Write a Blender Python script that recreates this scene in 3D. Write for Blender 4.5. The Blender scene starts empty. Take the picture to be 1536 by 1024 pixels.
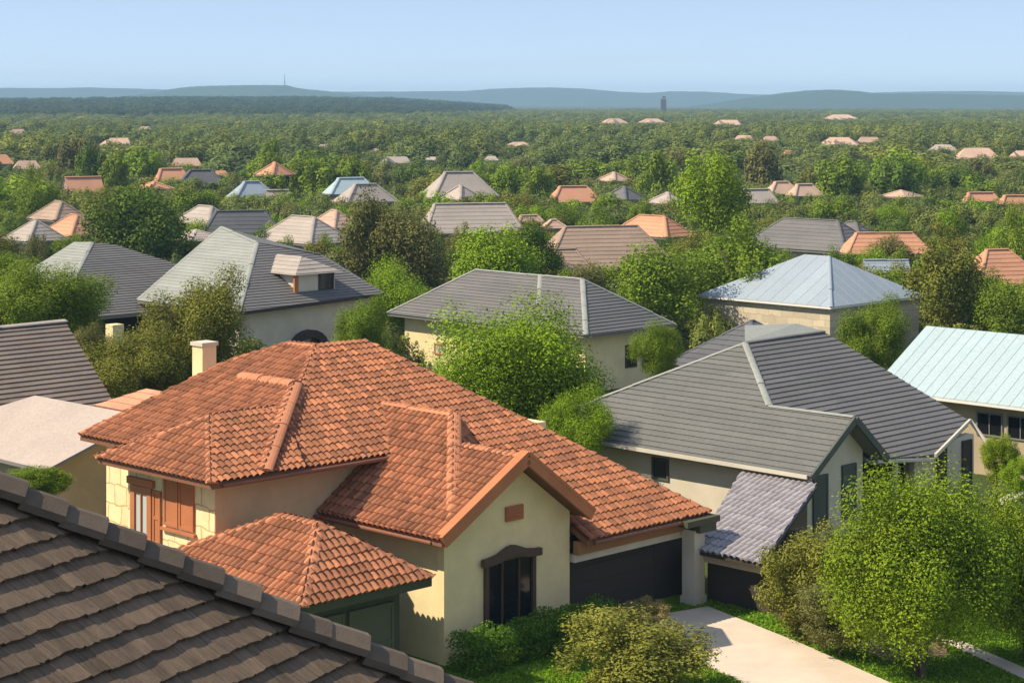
import bpy, bmesh, math, random
import numpy as np
from mathutils import Vector, Matrix

random.seed(7)
RND = random.Random(11)
SC = bpy.context.scene
COL = SC.collection
F, HOR, H = 3000.0, 150.0, 15.0          # focal length and horizon row in photo pixels (1536 wide), eye height in metres
R2 = 2 ** -0.5
V3 = Vector


def at(px, py, Y):
    return V3(((px - 768) * Y / F, Y, H - (py - HOR) * Y / F))


def ground_at(px, py, z=0.0):
    Y = F * (H - z) / (py - HOR)
    return V3(((px - 768) * Y / F, Y, z))


def U(u, v, z):                            # the street grid of the place stands at 45 degrees
    return V3(((v - u) * R2, (u + v) * R2, z))


UD = V3((-R2, R2, 0))
VD = V3((R2, R2, 0))
ZD = V3((0, 0, 1))


def proj(p):
    return 768 + F * p.x / p.y, HOR + F * (H - p.z) / p.y


# ------------------------------------------------------------------ materials
def new_mat(name):
    m = bpy.data.materials.new(name)
    m.use_nodes = True
    nt = m.node_tree
    return m, nt, nt.nodes['Principled BSDF']


def link(nt, a, b):
    nt.links.new(a, b)


def mmath(nt, op, a, b=None, c=None):
    n = nt.nodes.new('ShaderNodeMath')
    n.operation = op
    for i, x in enumerate((a, b, c)):
        if x is None:
            continue
        if isinstance(x, (int, float)):
            n.inputs[i].default_value = x
        else:
            link(nt, x, n.inputs[i])
    return n.outputs[0]


def noise(nt, scale, detail=4, vec=None, rough=0.55):
    n = nt.nodes.new('ShaderNodeTexNoise')
    n.inputs['Scale'].default_value = scale
    n.inputs['Detail'].default_value = detail
    n.inputs['Roughness'].default_value = rough
    if vec is not None:
        link(nt, vec, n.inputs['Vector'])
    return n.outputs['Fac']


def objco(nt):
    n = nt.nodes.new('ShaderNodeNewGeometry')
    return n.outputs['Position']


def scale_col(nt, col, fac):
    n = nt.nodes.new('ShaderNodeVectorMath')
    n.operation = 'SCALE'
    if isinstance(col, tuple):
        n.inputs[0].default_value = col[:3]
    else:
        link(nt, col, n.inputs[0])
    link(nt, fac, n.inputs['Scale'])
    return n.outputs[0]


def mixc(nt, fac, a, b):
    n = nt.nodes.new('ShaderNodeMix')
    n.data_type = 'RGBA'
    if isinstance(fac, (int, float)):
        n.inputs[0].default_value = fac
    else:
        link(nt, fac, n.inputs[0])
    for i, x in ((6, a), (7, b)):
        if isinstance(x, tuple):
            n.inputs[i].default_value = (*x[:3], 1)
        else:
            link(nt, x, n.inputs[i])
    return n.outputs[2]


def ramp01(nt, fac, lo, hi):
    n = nt.nodes.new('ShaderNodeMapRange')
    link(nt, fac, n.inputs[0])
    n.inputs[1].default_value = lo
    n.inputs[2].default_value = hi
    n.clamp = True
    return n.outputs[0]


def bump(nt, bsdf, height, strength=0.3, dist=0.02):
    b = nt.nodes.new('ShaderNodeBump')
    b.inputs['Strength'].default_value = strength
    b.inputs['Distance'].default_value = dist
    link(nt, height, b.inputs['Height'])
    link(nt, b.outputs[0], bsdf.inputs['Normal'])


def roof_mat(name, col, alt, var=0.5, rough=0.85, spec=0.25, streak=None, big=0.35):
    """tiles: tone per tile from the 'rnd' uv, weathering from two noises"""
    m, nt, b = new_mat(name)
    uv = nt.nodes.new('ShaderNodeUVMap')
    uv.uv_map = 'rnd'
    sep = nt.nodes.new('ShaderNodeSeparateXYZ')
    link(nt, uv.outputs[0], sep.inputs[0])
    pos = objco(nt)
    n1 = noise(nt, 0.55, 5, pos)
    n2 = noise(nt, 9.0, 4, pos)
    f = mmath(nt, 'MULTIPLY_ADD', sep.outputs[0], var, 1 - var / 2)
    f2 = mmath(nt, 'MULTIPLY_ADD', n1, big, 1 - big / 2)
    f3 = mmath(nt, 'MULTIPLY_ADD', n2, 0.5, 0.75)
    f = mmath(nt, 'MULTIPLY', mmath(nt, 'MULTIPLY', f, f2), f3)
    if streak:                             # weathering grain running down the slope
        across, down = streak
        cb = nt.nodes.new('ShaderNodeCombineXYZ')
        for i, (vec, k) in enumerate(((across, 38.0), (down, 3.2))):
            dt = nt.nodes.new('ShaderNodeVectorMath')
            dt.operation = 'DOT_PRODUCT'
            link(nt, pos, dt.inputs[0])
            dt.inputs[1].default_value = [x * k for x in vec]
            link(nt, dt.outputs['Value'], cb.inputs[i])
        f = mmath(nt, 'MULTIPLY', f, mmath(nt, 'MULTIPLY_ADD', ramp01(nt, noise(nt, 1.0, 5, cb.outputs[0], .7), .3, .72), .75, .62))
    c = mixc(nt, mmath(nt, 'MULTIPLY', sep.outputs[1], 0.8), col, alt)
    link(nt, scale_col(nt, c, f), b.inputs['Base Color'])
    b.inputs['Roughness'].default_value = rough
    b.inputs['Specular IOR Level'].default_value = spec
    bump(nt, b, noise(nt, 40, 3, pos), 0.35, 0.01)
    return m


def wall_mat(name, col, rough=0.9, amp=0.22, spots=0.0, spec=0.2, scale=1.2):
    m, nt, b = new_mat(name)
    pos = objco(nt)
    f = mmath(nt, 'MULTIPLY_ADD', noise(nt, scale, 6, pos, 0.62), amp * 2, 1 - amp)
    f = mmath(nt, 'MULTIPLY', f, mmath(nt, 'MULTIPLY_ADD', noise(nt, 22, 3, pos), 0.16, 0.92))
    link(nt, scale_col(nt, col, f), b.inputs['Base Color'])
    b.inputs['Roughness'].default_value = rough
    b.inputs['Specular IOR Level'].default_value = spec
    bump(nt, b, noise(nt, 30, 4, pos), 0.4, 0.012)
    return m


def block_mat(name, col, mortar, bw, bh, along, amp=0.25, msize=0.03):
    """coursed stone blocks; 'along' is the horizontal direction of the wall"""
    m, nt, b = new_mat(name)
    pos = objco(nt)
    dt = nt.nodes.new('ShaderNodeVectorMath')
    dt.operation = 'DOT_PRODUCT'
    link(nt, pos, dt.inputs[0])
    dt.inputs[1].default_value = along
    sp = nt.nodes.new('ShaderNodeSeparateXYZ')
    link(nt, pos, sp.inputs[0])
    wob = mmath(nt, 'MULTIPLY_ADD', noise(nt, 1.6, 3, pos), 0.3, -0.15)
    cb = nt.nodes.new('ShaderNodeCombineXYZ')
    link(nt, mmath(nt, 'ADD', dt.outputs['Value'], wob), cb.inputs[0])
    link(nt, mmath(nt, 'ADD', sp.outputs[2], wob), cb.inputs[1])
    br = nt.nodes.new('ShaderNodeTexBrick')
    link(nt, cb.outputs[0], br.inputs['Vector'])
    br.inputs['Color1'].default_value = (*[c * 1.06 for c in col], 1)
    br.inputs['Color2'].default_value = (*[c * (1 - amp) for c in col], 1)
    br.inputs['Mortar'].default_value = (*mortar, 1)
    br.inputs['Scale'].default_value = 1
    br.inputs['Mortar Size'].default_value = msize
    br.inputs['Mortar Smooth'].default_value = 0.5
    br.inputs['Brick Width'].default_value = bw
    br.inputs['Row Height'].default_value = bh
    f = mmath(nt, 'MULTIPLY_ADD', noise(nt, 3.0, 6, pos), 0.35, 0.82)
    link(nt, scale_col(nt, br.outputs['Color'], f), b.inputs['Base Color'])
    b.inputs['Roughness'].default_value = 0.9
    b.inputs['Specular IOR Level'].default_value = 0.2
    bump(nt, b, mmath(nt, 'ADD', br.outputs['Fac'], noise(nt, 18, 4, pos)), 0.3, 0.015)
    return m


def glass_mat(name, col=(0.01, 0.011, 0.012), rough=0.08):
    m, nt, b = new_mat(name)
    b.inputs['Base Color'].default_value = (*col, 1)
    b.inputs['Roughness'].default_value = rough
    b.inputs['Specular IOR Level'].default_value = 0.5
    return m


def leaf_mat(name, use_color=True, base=(0.05, 0.085, 0.015)):
    """leaves: colour of the tree (object colour, or a random tint per plant in the far wood), tone per leaf"""
    m, nt, b = new_mat(name)
    oi = nt.nodes.new('ShaderNodeObjectInfo')
    at_ = nt.nodes.new('ShaderNodeAttribute')
    at_.attribute_name = 'tone'
    f = mmath(nt, 'MULTIPLY_ADD', at_.outputs['Fac'], 0.9, 0.55)
    if use_color:
        c = scale_col(nt, oi.outputs['Color'], f)
    else:
        c0 = mixc(nt, oi.outputs['Random'], tuple(x * 0.62 for x in base), (base[0] * 1.55, base[1] * 1.32, base[2] * 1.05))
        c0 = mixc(nt, ramp01(nt, noise(nt, .018, 4, objco(nt)), .42, .62), c0, (base[0] * .75, base[1] * .8, base[2] * 1.1))
        c = scale_col(nt, c0, f)
    link(nt, c, b.inputs['Base Color'])
    b.inputs['Roughness'].default_value = 0.75
    b.inputs['Specular IOR Level'].default_value = 0.15
    tr = nt.nodes.new('ShaderNodeBsdfTranslucent')
    link(nt, scale_col(nt, c, mmath(nt, 'ADD', 1.15, 0.0)), tr.inputs[0])
    mx = nt.nodes.new('ShaderNodeMixShader')
    mx.inputs[0].default_value = 0.15
    out = nt.nodes['Material Output']
    link(nt, b.outputs[0], mx.inputs[1])
    link(nt, tr.outputs[0], mx.inputs[2])
    link(nt, mx.outputs[0], out.inputs[0])
    return m


M = {}
M['terra'] = roof_mat('terracotta', (0.39, 0.148, 0.068), (0.24, 0.098, 0.050), 0.55, big=.75)
M['terra_cap'] = roof_mat('terracotta_ridge', (0.50, 0.200, 0.100), (0.46, 0.178, 0.090), 0.10)
M['terra_far'] = roof_mat('terracotta_weathered', (0.56, 0.27, 0.155), (0.50, 0.25, 0.15), 0.15)
M['pink'] = roof_mat('pale_clay', (0.52, 0.345, 0.25), (0.48, 0.325, 0.24), 0.15)
M['tan'] = roof_mat('tan_shingle', (0.36, 0.25, 0.18), (0.33, 0.235, 0.175), 0.15)
M['taupe'] = roof_mat('taupe_shingle', (0.38, 0.32, 0.27), (0.35, 0.30, 0.26), 0.12)
M['dust'] = roof_mat('dusty_membrane', (0.41, 0.335, 0.285), (0.40, 0.325, 0.28), 0.10)
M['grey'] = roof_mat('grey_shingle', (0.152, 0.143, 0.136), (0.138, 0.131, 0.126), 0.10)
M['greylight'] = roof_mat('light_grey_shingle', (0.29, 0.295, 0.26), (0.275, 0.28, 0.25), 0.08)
M['greywarm'] = roof_mat('warm_grey_shingle', (0.142, 0.139, 0.128), (0.130, 0.128, 0.119), 0.10)
M['slate'] = roof_mat('dark_slate', (0.11, 0.11, 0.115), (0.10, 0.10, 0.107), 0.12)
M['shed'] = roof_mat('lavender_grey_tile', (0.36, 0.325, 0.325), (0.32, 0.29, 0.30), 0.3)
M['metal'] = roof_mat('galvanised_roof', (0.30, 0.345, 0.385), (0.285, 0.33, 0.37), 0.07, rough=0.75, spec=0.2, big=0.15)
M['bluemetal'] = roof_mat('pale_blue_roof', (0.36, 0.445, 0.46), (0.345, 0.43, 0.445), 0.07, rough=0.7, spec=0.25, big=0.12)
M['shake'] = roof_mat('weathered_shake', (0.150, 0.102, 0.066), (0.112, 0.079, 0.054), 0.4, streak=((.455, .89, 0), (.715, -.366, -.595)))
M['shakecap'] = roof_mat('weathered_cap', (0.140, 0.102, 0.072), (0.105, 0.078, 0.057), 0.45)
M['brownsh'] = roof_mat('brown_shingle', (0.20, 0.155, 0.125), (0.18, 0.14, 0.115), 0.15)
M['cream'] = wall_mat('cream_stucco', (0.78, 0.63, 0.35))
M['creamgable'] = wall_mat('pale_stucco', (0.84, 0.64, 0.345))
M['ochre'] = wall_mat('ochre_stucco', (0.66, 0.46, 0.25))
M['beige'] = wall_mat('beige_wall', (0.60, 0.53, 0.41))
M['beigedark'] = wall_mat('sand_wall', (0.42, 0.33, 0.21))
M['stone'] = block_mat('stone_blocks', (0.60, 0.51, 0.36), (0.42, 0.34, 0.23), 0.9, 0.42, tuple(UD), 0.2, 0.02)
M['creamblock'] = block_mat('cream_blocks', (0.86, 0.68, 0.38), (0.55, 0.38, 0.17), 0.62, 0.58, tuple(UD), 0.08, 0.028)
M['white'] = wall_mat('white_trim', (0.72, 0.68, 0.62), amp=0.1)
M['wood'] = wall_mat('red_brown_timber', (0.46, 0.165, 0.07), 0.7, 0.25)
M['fascia'] = wall_mat('brown_fascia', (0.22, 0.095, 0.055), 0.7, 0.2)
M['ochrewood'] = wall_mat('ochre_beam', (0.34, 0.165, 0.07), 0.75, 0.2)
M['darkwood'] = wall_mat('dark_timber', (0.055, 0.042, 0.033), 0.7, 0.25)
M['greytrim'] = wall_mat('grey_fascia', (0.20, 0.19, 0.175), 0.8, 0.15)
M['palefascia'] = wall_mat('pale_fascia', (0.55, 0.50, 0.40), 0.8, 0.15)
M['green'] = wall_mat('dark_green_paint', (0.075, 0.072, 0.042), 0.6, 0.15)
M['greenpanel'] = wall_mat('grey_green_shutter', (0.085, 0.095, 0.078), 0.6, 0.12)
M['olivepanel'] = wall_mat('olive_panel', (0.11, 0.105, 0.065), 0.6, 0.15)
M['hood'] = wall_mat('brown_hood', (0.105, 0.062, 0.040), 0.7, 0.25)
M['door'] = wall_mat('dark_garage_door', (0.062, 0.052, 0.044), 0.65, 0.15)
M['black'] = wall_mat('deep_recess', (0.012, 0.011, 0.010), 0.9, 0.1)  # near-black wall colour standing in for shade below the roofs
M['glass'] = glass_mat('dark_glass')
M['paleglass'] = glass_mat('curtained_glass', (0.50, 0.50, 0.46), 0.25)
M['concrete'] = wall_mat('concrete', (0.60, 0.49, 0.385), 0.9, 0.24, scale=0.9)
M['soil'] = wall_mat('bare_soil', (0.20, 0.135, 0.075), 0.95, 0.3)
M['bark'] = wall_mat('bark', (0.095, 0.068, 0.048), 0.95, 0.35)
M['steel'] = wall_mat('mast_steel', (0.25, 0.26, 0.28), 0.5, 0.05)
M['leaf'] = leaf_mat('leaves')
M['leafhill'] = leaf_mat('hill_leaves', False, (0.062, 0.105, 0.036))
M['leafwood'] = leaf_mat('wood_leaves', False, (0.165, 0.210, 0.042))


def grass_mat(name, c1, c2, c3, s=1.0):
    m, nt, b = new_mat(name)
    pos = objco(nt)
    a = mixc(nt, ramp01(nt, noise(nt, 0.35 * s, 6, pos), 0.35, 0.65), c1, c2)
    a = mixc(nt, ramp01(nt, noise(nt, 3.1 * s, 5, pos), 0.52, 0.72), a, c3)
    f = mmath(nt, 'MULTIPLY_ADD', noise(nt, 24 * s, 4, pos), 0.9, 0.55)
    link(nt, scale_col(nt, a, f), b.inputs['Base Color'])
    b.inputs['Roughness'].default_value = 0.95
    b.inputs['Specular IOR Level'].default_value = 0.1
    bump(nt, b, noise(nt, 35 * s, 4, pos), 0.8, 0.05)
    return m


M['lawn'] = grass_mat('lawn_grass', (0.115, 0.215, 0.012), (0.15, 0.25, 0.014), (0.095, 0.17, 0.016))
M['scrub'] = grass_mat('scrub_ground', (0.045, 0.070, 0.018), (0.062, 0.085, 0.022), (0.10, 0.095, 0.045), 0.5)
M['hill'] = grass_mat('wooded_slope', (0.036, 0.060, 0.020), (0.050, 0.075, 0.022), (0.030, 0.050, 0.018), 0.05)


# ------------------------------------------------------------------ object helpers
def tag(o, label=None, cat=None, group=None, kind=None):
    if label: o['label'] = label
    if cat: o['category'] = cat
    if group: o['group'] = group
    if kind: o['kind'] = kind
    return o


def thing(name, label, cat, loc=(0, 0, 0), group=None):
    o = bpy.data.objects.new(name, None)
    COL.objects.link(o)
    o.location = loc
    o.empty_display_size = 0.3
    return tag(o, label, cat, group)


def obj(name, bm, mat, parent=None, label=None, smooth=False):
    me = bpy.data.meshes.new(name)
    bm.to_mesh(me)
    bm.free()
    if smooth:
        for p in me.polygons: p.use_smooth = True
    mats = mat if isinstance(mat, (list, tuple)) else [mat]
    for m in mats: me.materials.append(m)
    o = bpy.data.objects.new(name, me)
    COL.objects.link(o)
    if parent is not None:
        o.parent = parent
        p = parent
        off = V3((0, 0, 0))
        while p is not None:
            off += p.location
            p = p.parent
        o.location = -off            # meshes are written in world coordinates
    if label: o['label'] = label
    return o


def BM():
    bm = bmesh.new()
    bm.loops.layers.uv.new('rnd')
    return bm


def setrnd(bm, f, a, b):
    l = bm.loops.layers.uv['rnd']
    for lp in f.loops: lp[l].uv = (a, b)


def face(bm, pts, mi=0, rnd=None):
    f = bm.faces.new([bm.verts.new(p) for p in pts])
    f.material_index = mi
    if rnd: setrnd(bm, f, *rnd)
    return f


def obox(bm, c, ax, ay, az):
    """box: centre and three half-extent vectors"""
    c = V3(c)
    P = [c + sx * ax + sy * ay + sz * az for sz in (-1, 1) for sy in (-1, 1) for sx in (-1, 1)]
    vs = [bm.verts.new(p) for p in P]
    r = RND.random(), RND.random()
    for q in ((0, 2, 3, 1), (4, 5, 7, 6), (0, 1, 5, 4), (2, 6, 7, 3), (0, 4, 6, 2), (1, 3, 7, 5)):
        setrnd(bm, bm.faces.new([vs[i] for i in q]), *r)


def beam(bm, p0, p1, w, h, up=ZD):
    """box along a line, w wide, h deep"""
    p0, p1 = V3(p0), V3(p1)
    d = p1 - p0
    side = d.cross(up).normalized()
    upv = side.cross(d).normalized()
    obox(bm, (p0 + p1) / 2, d / 2, side * w / 2, upv * h / 2)


def prism(bm, pts, dvec):
    """closed solid: polygon pts swept by dvec"""
    a = [bm.verts.new(p) for p in pts]
    b = [bm.verts.new(V3(p) + dvec) for p in pts]
    n = len(pts)
    fs = [bm.faces.new(a), bm.faces.new(list(reversed(b)))]
    for i in range(n):
        fs.append(bm.faces.new((a[i], b[i], b[(i + 1) % n], a[(i + 1) % n])))
    for f in fs: setrnd(bm, f, 0.5, 0.5)
    bmesh.ops.recalc_face_normals(bm, faces=fs)


def tube(bm, p0, p1, r0, r1, n=8, cap=True):
    p0, p1 = V3(p0), V3(p1)
    d = (p1 - p0).normalized()
    a = d.orthogonal().normalized()
    b = d.cross(a)
    A = [bm.verts.new(p0 + (a * math.cos(2 * math.pi * i / n) + b * math.sin(2 * math.pi * i / n)) * r0) for i in range(n)]
    B = [bm.verts.new(p1 + (a * math.cos(2 * math.pi * i / n) + b * math.sin(2 * math.pi * i / n)) * r1) for i in range(n)]
    for i in range(n):
        bm.faces.new((A[i], A[(i + 1) % n], B[(i + 1) % n], B[i]))
    if cap:
        bm.faces.new(list(reversed(A)))
        bm.faces.new(B)


# ------------------------------------------------------------------ roofs
def newell(pts):
    n = V3((0, 0, 0))
    for i, p in enumerate(pts):
        q = pts[(i + 1) % len(pts)]
        n += V3(((p.y - q.y) * (p.z + q.z), (p.z - q.z) * (p.x + q.x), (p.x - q.x) * (p.y + q.y)))
    n.normalize()
    return n if n.z > 0 else -n


def cover(bm, pts, style, L=0.36, w=0.25, lift=0.05, rng=RND):
    """roof covering on one convex sloping polygon: courses of tiles laid up the slope and cut at the polygon's edges"""
    pts = [V3(p) for p in pts]
    n = newell(pts)
    e = ZD.cross(n)
    e = e.normalized() if e.length > 1e-4 else V3((1, 0, 0))
    s = n.cross(e)
    c0 = sum(pts, V3((0, 0, 0))) / len(pts)
    ab = [((p - c0).dot(e), (p - c0).dot(s)) for p in pts]
    a0, a1 = min(a for a, b in ab), max(a for a, b in ab)
    b0, b1 = min(b for a, b in ab), max(b for a, b in ab)
    t = BM()
    Q = lambda a, b, h: c0 + e * a + s * b + n * h
    if style == 'plain':
        face(t, pts, 0, (0.5, 0.5))
    elif style == 'metal':
        a = a0
        while a < a1:
            r = (rng.random(), rng.random())
            face(t, [Q(a, b0, .0), Q(a + w - .03, b0, .0), Q(a + w - .03, b1, .0), Q(a, b1, .0)], 0, r)
            aa = a + w - .03
            face(t, [Q(aa, b0, 0), Q(aa + .008, b0, lift), Q(aa + .008, b1, lift), Q(aa, b1, 0)], 0, r)
            face(t, [Q(aa + .008, b0, lift), Q(aa + .022, b0, lift), Q(aa + .022, b1, lift), Q(aa + .008, b1, lift)], 0, r)
            face(t, [Q(aa + .022, b0, lift), Q(aa + .03, b0, 0), Q(aa + .03, b1, 0), Q(aa + .022, b1, lift)], 0, r)
            a += w
    else:
        zoff, aoff = (c0.z / s.z if s.z > 1e-3 else 0), c0.dot(e)
        b = math.floor((b0 + zoff) / L) * L - zoff
        row = 0
        while b < b1:
            a = (math.floor((a0 + aoff) / w) * w - aoff) if style == 'barrel' else a0 - rng.random() * w
            while a < a1:
                ww = w if style == 'barrel' else w * rng.uniform(0.6, 1.5)
                r = (rng.random(), rng.random())
                db = rng.uniform(-1, 1) * (0.022 if style == 'barrel' else 0.006)
                dh = rng.uniform(0, 1) * (0.014 if style == 'barrel' else 0.004 if style == 'shingle' else 0.008)
                lo, hi = b + db, b + L * 1.12
                if style == 'barrel':
                    T = (0, .12, .3, .5, .7, .88, 1)
                    hh = [0.085 * math.sin(math.pi * x) ** .8 if 0 < x < 1 else 0 for x in T]
                    for i in range(6):
                        x0, x1 = a + T[i] * ww, a + T[i + 1] * ww
                        face(t, [Q(x0, lo, hh[i] + lift + dh), Q(x1, lo, hh[i + 1] + lift + dh), Q(x1, hi, hh[i + 1]), Q(x0, hi, hh[i])], 0, r)
                        face(t, [Q(x0, lo, hh[i] * .82 - .008), Q(x1, lo, hh[i + 1] * .82 - .008), Q(x1, lo, hh[i + 1] + lift + dh), Q(x0, lo, hh[i] + lift + dh)], 0, r)
                else:
                    g = 0.001 if style == 'shingle' else 0.0015
                    x0, x1 = a + g, a + ww - g
                    up = lift + dh
                    if style == 'shake':
                        k = 3
                        cut = [lo + rng.uniform(-.012, .012) for _ in range(k + 1)]
                        xs = [x0 + (x1 - x0) * i / k for i in range(k + 1)]
                    else:
                        k, cut, xs = 1, [lo, lo], [x0, x1]
                    for i in range(k):
                        face(t, [Q(xs[i], cut[i], up), Q(xs[i + 1], cut[i + 1], up), Q(xs[i + 1], hi, 0), Q(xs[i], hi, 0)], 0, r)
                        face(t, [Q(xs[i], cut[i], -.01), Q(xs[i + 1], cut[i + 1], -.01), Q(xs[i + 1], cut[i + 1], up), Q(xs[i], cut[i], up)], 0, r)
                    face(t, [Q(x0, lo, -.01), Q(x0, lo, up), Q(x0, hi, 0), Q(x0, hi, -.01)], 0, r)
                    face(t, [Q(x1, lo, up), Q(x1, lo, -.01), Q(x1, hi, -.01), Q(x1, hi, 0)], 0, r)
                a += ww
            b += L
            row += 1
        face(t, [p - n * .012 for p in pts], 0, (0.2, 0.5))
    m = len(pts)
    for i in range(m):
        p, q = pts[i], pts[(i + 1) % m]
        d = (q - p).normalized()
        out = d.cross(n)
        if (c0 - p).dot(out) > 0: out = -out
        low = abs(d.z) < 0.02 and (p.z + q.z) / 2 < c0.z
        geom = t.verts[:] + t.edges[:] + t.faces[:]
        bmesh.ops.bisect_plane(t, geom=geom, plane_co=p + out * (0.06 if low else 0.0), plane_no=out, clear_outer=True)
    me = bpy.data.meshes.new('tmp')
    t.to_mesh(me)
    t.free()
    bm.from_mesh(me)
    bpy.data.meshes.remove(me)


def deck(bm, pts, th=0.16, off=-0.02):
    """solid board below a roof face"""
    pts = [V3(p) for p in pts]
    n = newell(pts)
    prism(bm, [p + n * off for p in pts], V3((0, 0, -th)))


def caps(bm, p0, p1, r=0.15, L=0.45, lift=0.02, block=False, flat=0.6, rng=RND):
    """ridge or hip caps overlapping down the line p0 (high) to p1 (low)"""
    p0, p1 = V3(p0), V3(p1)
    d = (p1 - p0)
    n = max(1, int(d.length / L))
    d.normalize()
    side = d.cross(ZD).normalized()
    up = side.cross(d).normalized()
    if up.z < 0: up = -up
    step = (p1 - p0).length / n
    for i in range(n):
        rr = (rng.random(), rng.random())
        a = p0 + d * (i * step - (0.0 if i == 0 else 0.04))
        lf = lift if block else lift * .6
        b = p0 + d * ((i + 1) * step + (rng.uniform(-.04, .0) if block else 0.0))
        j = rng.uniform(-.01, .01)
        th = lift + .02
        if block:
            prof = [(-r, -r * flat - th), (-r, -r * flat), (-r * .28, 0.01), (r * .28, 0.01), (r, -r * flat), (r, -r * flat - th)]
            j = rng.uniform(-.02, .02)
        else:
            r *= 1.0
            prof = [(r * math.cos(x), r * flat * math.sin(x) - r * flat * .35) for x in [math.pi * k / 8 for k in range(8, -1, -1)]]
        A = [bm.verts.new(a + side * x + up * (y + j)) for x, y in prof]
        B = [bm.verts.new(b + side * x * 1.06 + up * (y + lf + j)) for x, y in prof]
        for k in range(len(prof) - 1):
            setrnd(bm, bm.faces.new((A[k], A[k + 1], B[k + 1], B[k])), *rr)
        setrnd(bm, bm.faces.new(B), *rr)
        setrnd(bm, bm.faces.new(list(reversed(A))), *rr)


def roof(parent, faces, style, mat, capmat, cap_lines=(), L=.31, w=.215, lift=.034, hidden=(), trim=None, th=.16,
         name='roof', capr=.15, capL=1.3, block=False, capflat=.42):
    bm = BM()
    for pts in faces: cover(bm, pts, style, L, w, lift)
    for pts in hidden: cover(bm, pts, 'plain')
    r = obj(name, bm, mat, parent)
    if trim is not None:
        bm = BM()
        for pts in list(faces) + list(hidden): deck(bm, pts, th)
        obj('eaves_board', bm, trim, r)
    if cap_lines:
        bm = BM()
        for a, b in cap_lines: caps(bm, a, b, capr, capL, block=block, flat=capflat)
        obj('ridge_cap', bm, capmat, r)
    return r


def walls(parent, poly, z0, z1, mat, name='wall'):
    bm = BM()
    prism(bm, [V3((p.x, p.y, z0)) for p in poly], V3((0, 0, z1 - z0)))
    return obj(name, bm, mat, parent)


def window(parent, c, out, w, h, frame=None, pane=None, fr=.07, depth=.05, bars=1, name='window'):
    """frame with pane set in it; c is the centre on the wall face"""
    frame, pane = frame or M['darkwood'], pane or M['glass']
    out = V3(out).normalized()
    s = ZD.cross(out).normalized()
    c = V3(c) + out * depth * .5
    bm = BM()
    o = out * depth * .5
    obox(bm, c + ZD * (h / 2 - fr / 2), s * w / 2, o, ZD * fr / 2)
    obox(bm, c - ZD * (h / 2 - fr / 2), s * w / 2, o, ZD * fr / 2)
    for k in (-1, 1): obox(bm, c + s * k * (w / 2 - fr / 2), s * fr / 2, o, ZD * (h / 2 - fr))
    for i in range(bars):
        x = -w / 2 + w * (i + 1) / (bars + 1)
        obox(bm, c + s * x, s * .02, o * .9, ZD * (h / 2 - fr))
    f = obj(name, bm, frame, parent)
    bm = BM()
    obox(bm, c - o * .6, s * (w / 2 - fr * .8), o * .25, ZD * (h / 2 - fr * .8))
    obj('pane', bm, pane, f)
    return f


def panel(parent, c, out, w, h, mat, depth=.05, name='shutter', rails=3, mat2=None):
    out = V3(out).normalized()
    s = ZD.cross(out).normalized()
    c = V3(c) + out * depth / 2
    bm = BM()
    o = out * depth / 2
    obox(bm, c, s * w / 2, o * .6, ZD * h / 2)
    for k in (-1, 1): obox(bm, c + s * k * (w / 2 - .04) + o * .3, s * .038, o, ZD * h / 2)
    for k in range(rails):
        z = -h / 2 + .05 + (h - .1) * k / max(1, rails - 1)
        obox(bm, c + ZD * z + o * .2, s * (w / 2 - .08), o, ZD * .045)
    return obj(name, bm, mat, parent)


HOUSES = []       # (ref phrase, Y, x0, x1, ytop, yeave, centre, radius): kept clear of the scattered trees


def reg(ref, pts, pad=0):
    P = [proj(p) for p in pts]
    xs, ys = [p[0] for p in P], [p[1] for p in P]
    c = sum(pts, V3((0, 0, 0))) / len(pts)
    rad = max((V3((p.x, p.y, 0)) - V3((c.x, c.y, 0))).length for p in pts)
    HOUSES.append((ref, c.y, min(xs), max(xs), min(ys), max(ys), c, rad))


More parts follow.
